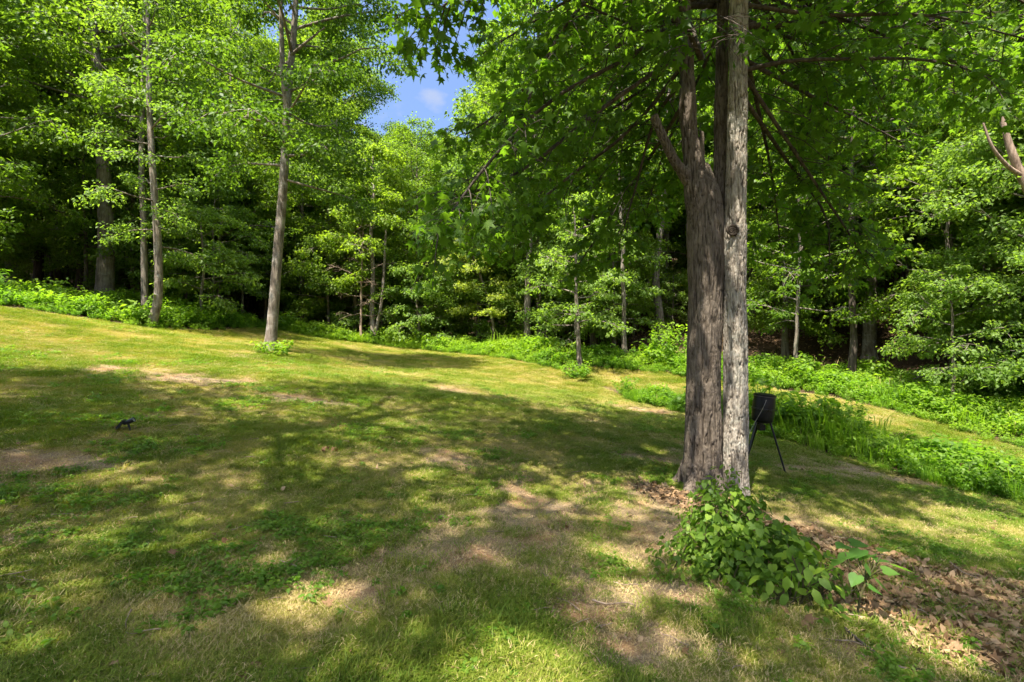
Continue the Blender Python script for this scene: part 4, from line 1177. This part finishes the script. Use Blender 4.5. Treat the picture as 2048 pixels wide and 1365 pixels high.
# plants around the foot of the double tree
LEAFME = {}
def leaf_mesh1(tm, mat, key):
    if key not in LEAFME:
        LEAFME[key] = mesh_from(key, tm[0], tm[1], None, mat, False, {'tint': np.full(len(tm[0]), .5)})
    return LEAFME[key]
def leafy_thing(name, label, cat, org, pos, dr, sz, tmpl, mat, key, stems, rng, up=.9, jit=.45, limit=300, face=None):
    root = empty(name, org, label, cat)
    if stems is not None: link('stem', stems.mesh(name+' stems', B_STEM), root)
    n = len(pos); x = dr/np.linalg.norm(dr, axis=1)[:, None]
    z = (np.array([0, 0, up]) if face is None else face)+rng.normal(0, jit, (n, 3))
    z -= x*(z*x).sum(1)[:, None]; z /= np.linalg.norm(z, axis=1)[:, None]
    R = np.stack([x, np.cross(z, x), z], 2)
    order = np.argsort(-(sz-.15*(pos[:, 1])+.1*pos[:, 2]))
    for k in order[:limit]:
        o = bpy.data.objects.new('leaf', leaf_mesh1(tmpl, mat, key)); C.objects.link(o); o.parent = root
        M4 = np.eye(4); M4[:3, :3] = R[k]*sz[k]; M4[:3, 3] = pos[k]
        o.matrix_local = Matrix(M4.tolist())
    rest = order[limit:]
    if len(rest):
        link('foliage', leaves_mesh(name+' foliage', pos[rest], R[rest], sz[rest], tmpl, mat, np.clip(rng.normal(.5, .22, len(rest)), 0, 1)), root, kind='stuff')
    return root
def mound(rng, n, org, lumps, leaf, nst=30):
    """leaves over a heap of rounded lumps (x, y, radius, height), plus the stems that carry them"""
    pos = []; nor = []
    wts = np.array([q[2]*q[3] for q in lumps]); wts /= wts.sum()
    st = Tubes()
    for (lx, ly, r, h), wq in zip(lumps, wts):
        m = int(n*wq)+1
        a = rng.uniform(0, 6.28, m); e = np.arcsin(rng.uniform(-.05, 1, m))
        d = np.c_[np.cos(a)*np.cos(e), np.sin(a)*np.cos(e), np.sin(e)]
        rad = rng.uniform(.55, 1.08, m)**.6
        p = np.c_[lx+d[:, 0]*r*rad, ly+d[:, 1]*r*rad, d[:, 2]*h*rad]
        pos.append(p); nor.append(d*[1, 1, 1.0])
        for k in range(max(3, int(nst*wq))):
            q = p[rng.randint(m)]
            st.add(curve([[lx+rng.normal(0, .06), ly+rng.normal(0, .06), -.05], [lx*.5+q[0]*.5, ly*.5+q[1]*.5, q[2]*.75], q], 7), np.linspace(.006, .0025, 7), 5)
    pos = np.concatenate(pos); nor = np.concatenate(nor)
    wx = pos[:, 0]+org[0]; wy = pos[:, 1]+org[1]
    pos[:, 2] += ground(wx, wy)-org[2]+.02
    dr = nor*[.8, .8, .1]-np.array([0, 0, .55])+rng.normal(0, .45, pos.shape)
    return pos, dr, leaf*rng.uniform(.55, 1.2, len(pos)), nor*.8+np.array([0, -.15, .55]), st
rv = np.random.RandomState(31)
c1 = at(1400, 1150)
pos, dr, sz, fc_, st = mound(rv, 1300, c1, [(.05,.05,.24,.42),(.22,.30,.30,.62),(-.16,-.02,.22,.30),(.12,-.12,.20,.26),(.36,.42,.22,.70)], .054)
leafy_thing('vine_shrub', 'bright leafy shrub at the foot of the dark forked trunk, its leaves small and sunlit', 'shrub', c1, pos, dr, sz, L_OVAL, M_VINE2, 'small oval leaf', st, rv, face=fc_)
c2 = at(1530, 1175)
pos, dr, sz, fc_, st = mound(rv, 1500, c2, [(-.15,.30,.32,.66),(.05,.10,.32,.44),(.28,.18,.30,.36),(-.22,.02,.26,.40),(.12,.42,.34,.50),(.40,.34,.18,.24)], .056)
leafy_thing('heart_leaved_vine', 'dark heart leaved vine heaped below the pale grey trunk', 'vine', c2, pos, dr, sz, L_HEART, M_VINE, 'heart leaf', st, rv, face=fc_)
c3 = at(1615, 1225)
pos, dr, sz, fc_, st = mound(rv, 170, c3, [(.0,.10,.26,.42),(.18,.16,.20,.34),(-.14,.02,.20,.24)], .085)
leafy_thing('broad_leaved_shrub', 'low shrub of large dark oval leaves at the lower end of the vine heap', 'shrub', c3, pos, dr, sz, L_OVAL, M_VINE, 'large oval leaf', st, rv, face=fc_)
# seedling with big pale heart leaves
c4 = at(1712, 1235); Y4 = c4[1]
sv = lambda u, v, dy=0.: P(u, v, Y4+dy)-c4
st = Tubes(); st.add(curve([np.zeros(3)-[0, 0, .03], sv(1722,1190), sv(1742,1145), sv(1762,1112)], 10), np.linspace(.008, .004, 10), 6)
st.add(curve([sv(1722,1190), sv(1706,1150,.05), sv(1690,1105,.1)], 8), np.linspace(.006, .003, 8), 6)
lp = [(1780,1128,0,1,-.1,.21),(1762,1118,.05,-.4,.5,.17),(1752,1160,-.05,.5,-.7,.15),(1742,1110,.1,-1,.1,.19),(1722,1100,.12,-.7,-.2,.20),(1700,1108,.1,-1,-.1,.19),(1690,1090,.2,-.6,.4,.17),
      (1715,1150,-.05,-.6,-.6,.15),(1736,1172,-.08,.8,-.5,.14),(1765,1140,-.1,.9,.2,.15),(1700,1085,.25,.8,.3,.18),(1730,1130,.0,.2,-.9,.14),(1680,1120,.05,-.9,-.3,.15),(1755,1100,.15,.8,.6,.13)]
pos = np.array([sv(u, v, dy) for u, v, dy, *_ in lp]); dr = np.array([[a, -.35, b*.5-.15] for *_, a, b, s_ in lp]); sz = np.array([q[-1] for q in lp])*.62
for p_ in pos: st.add(curve([sv(1742,1140)*.5+sv(1722,1180)*.5, p_*.6+sv(1735,1150)*.4, p_], 6), np.linspace(.004, .002, 6), 5)
leafy_thing('heart_leaved_seedling', 'spindly seedling with a few big pale heart shaped leaves right of the vine heap', 'seedling', c4, pos, dr, sz, L_HEART, M_BIGLEAF, 'big heart leaf', st, rv, jit=.25)

# loose weeds and shrubs that stand apart
def clump(name, label, u, v, rad, h, leaf, n, stems, tmpl=L_OVAL, mat=None, sc=1.):
    p = at(u, v)
    r = np.random.RandomState(int(u*7+v))
    root = link(name, leafplant(r, n, rad, h, leaf, tmpl, mat or M_WEED1, name, stems), None, p-np.array([0, 0, .02]), label, 'plant')
    return root
clump('weed_clump', 'weeds growing round the foot of the tall pale trunk on the lawn', 548, 712, .55, .45, .10, 420, 26)
clump('small_shrub', 'small bushy shrub alone at the near end of the ditch weeds', 1252, 792, .40, .62, .085, 420, 24)
clump('leafy_shrub', 'leafy sunlit shrub at the wood edge just left of the forked brown trunk', 1345, 735, .9, 1.7, .15, 700, 26)
clump('weed_clump', 'sunlit weeds at the foot of the tiered sapling', 1160, 758, .8, .6, .10, 600, 30)
clump('weed_clump', 'yellowish weeds standing out near the right edge of the ditch bank', 1700, 860, .45, .7, .09, 400, 22)
clump('weed_clump', 'pale sunlit weeds at the right hand lower end of the ditch', 1975, 990, .35, .5, .07, 380, 22)

# fallen leaves and twigs one can pick out in the lawn
def fallen(u, v, n, label, size=.06):
    p = at(u, v); r = np.random.RandomState(int(u+v))
    pos = r.normal(0, .05 if n > 1 else 0, (n, 3))*[1.3, .8, .0]+[0, 0, .035]
    pos[:, 2] += .03*r.uniform(0, 1, n)
    dr = r.normal(0, 1, (n, 3))*[1, 1, .35]
    me = leaves_mesh('fallen leaf', pos, leaf_frames(dr, r, .8, .5), size*r.uniform(.7, 1.2, n), L_STAR, M_DRYLEAF1, np.clip(r.normal(.4, .2, n), 0, 1))
    link('fallen_leaves' if n > 1 else 'fallen_leaf', me, None, p, label, 'dead leaves' if n > 1 else 'dead leaf')
fallen(655, 907, 9, 'little heap of reddish brown dead leaves in the middle of the lawn')
fallen(430, 1090, 2, 'pair of pale brown dead leaves on the lawn at lower left')
fallen(340, 1128, 1, 'single greyish dead leaf in the grass at lower left', .07)
fallen(1590, 1240, 3, 'large tan dead leaves just below the broad leaved shrub', .12)
def twig(pts, r0, label):
    q = [at(*a) for a in pts]; o = q[0]
    t3 = Tubes(); t3.add(curve([a-o+np.array([0, 0, .025]) for a in q], 14), np.linspace(r0, r0*.5, 14), 6)
    link('twig', t3.mesh('twig', B_DARK if 'dark' in label else B_DEAD), None, o, label, 'twig')
twig([(1185,1210),(1215,1216),(1250,1214),(1272,1220)], .006, 'thin bent twig lying on bare reddish soil at bottom right of centre')
twig([(1690,1265),(1740,1310),(1800,1345),(1850,1350)], .008, 'longer dark stick lying among the dead leaves at the bottom right')
twig([(1900,1130),(1925,1150),(1960,1165)], .008, 'pale stick lying in the grass near the right edge')
twig([(560,1130),(590,1140),(612,1155)], .004, 'short straw coloured twig on the lawn at lower left of centre')
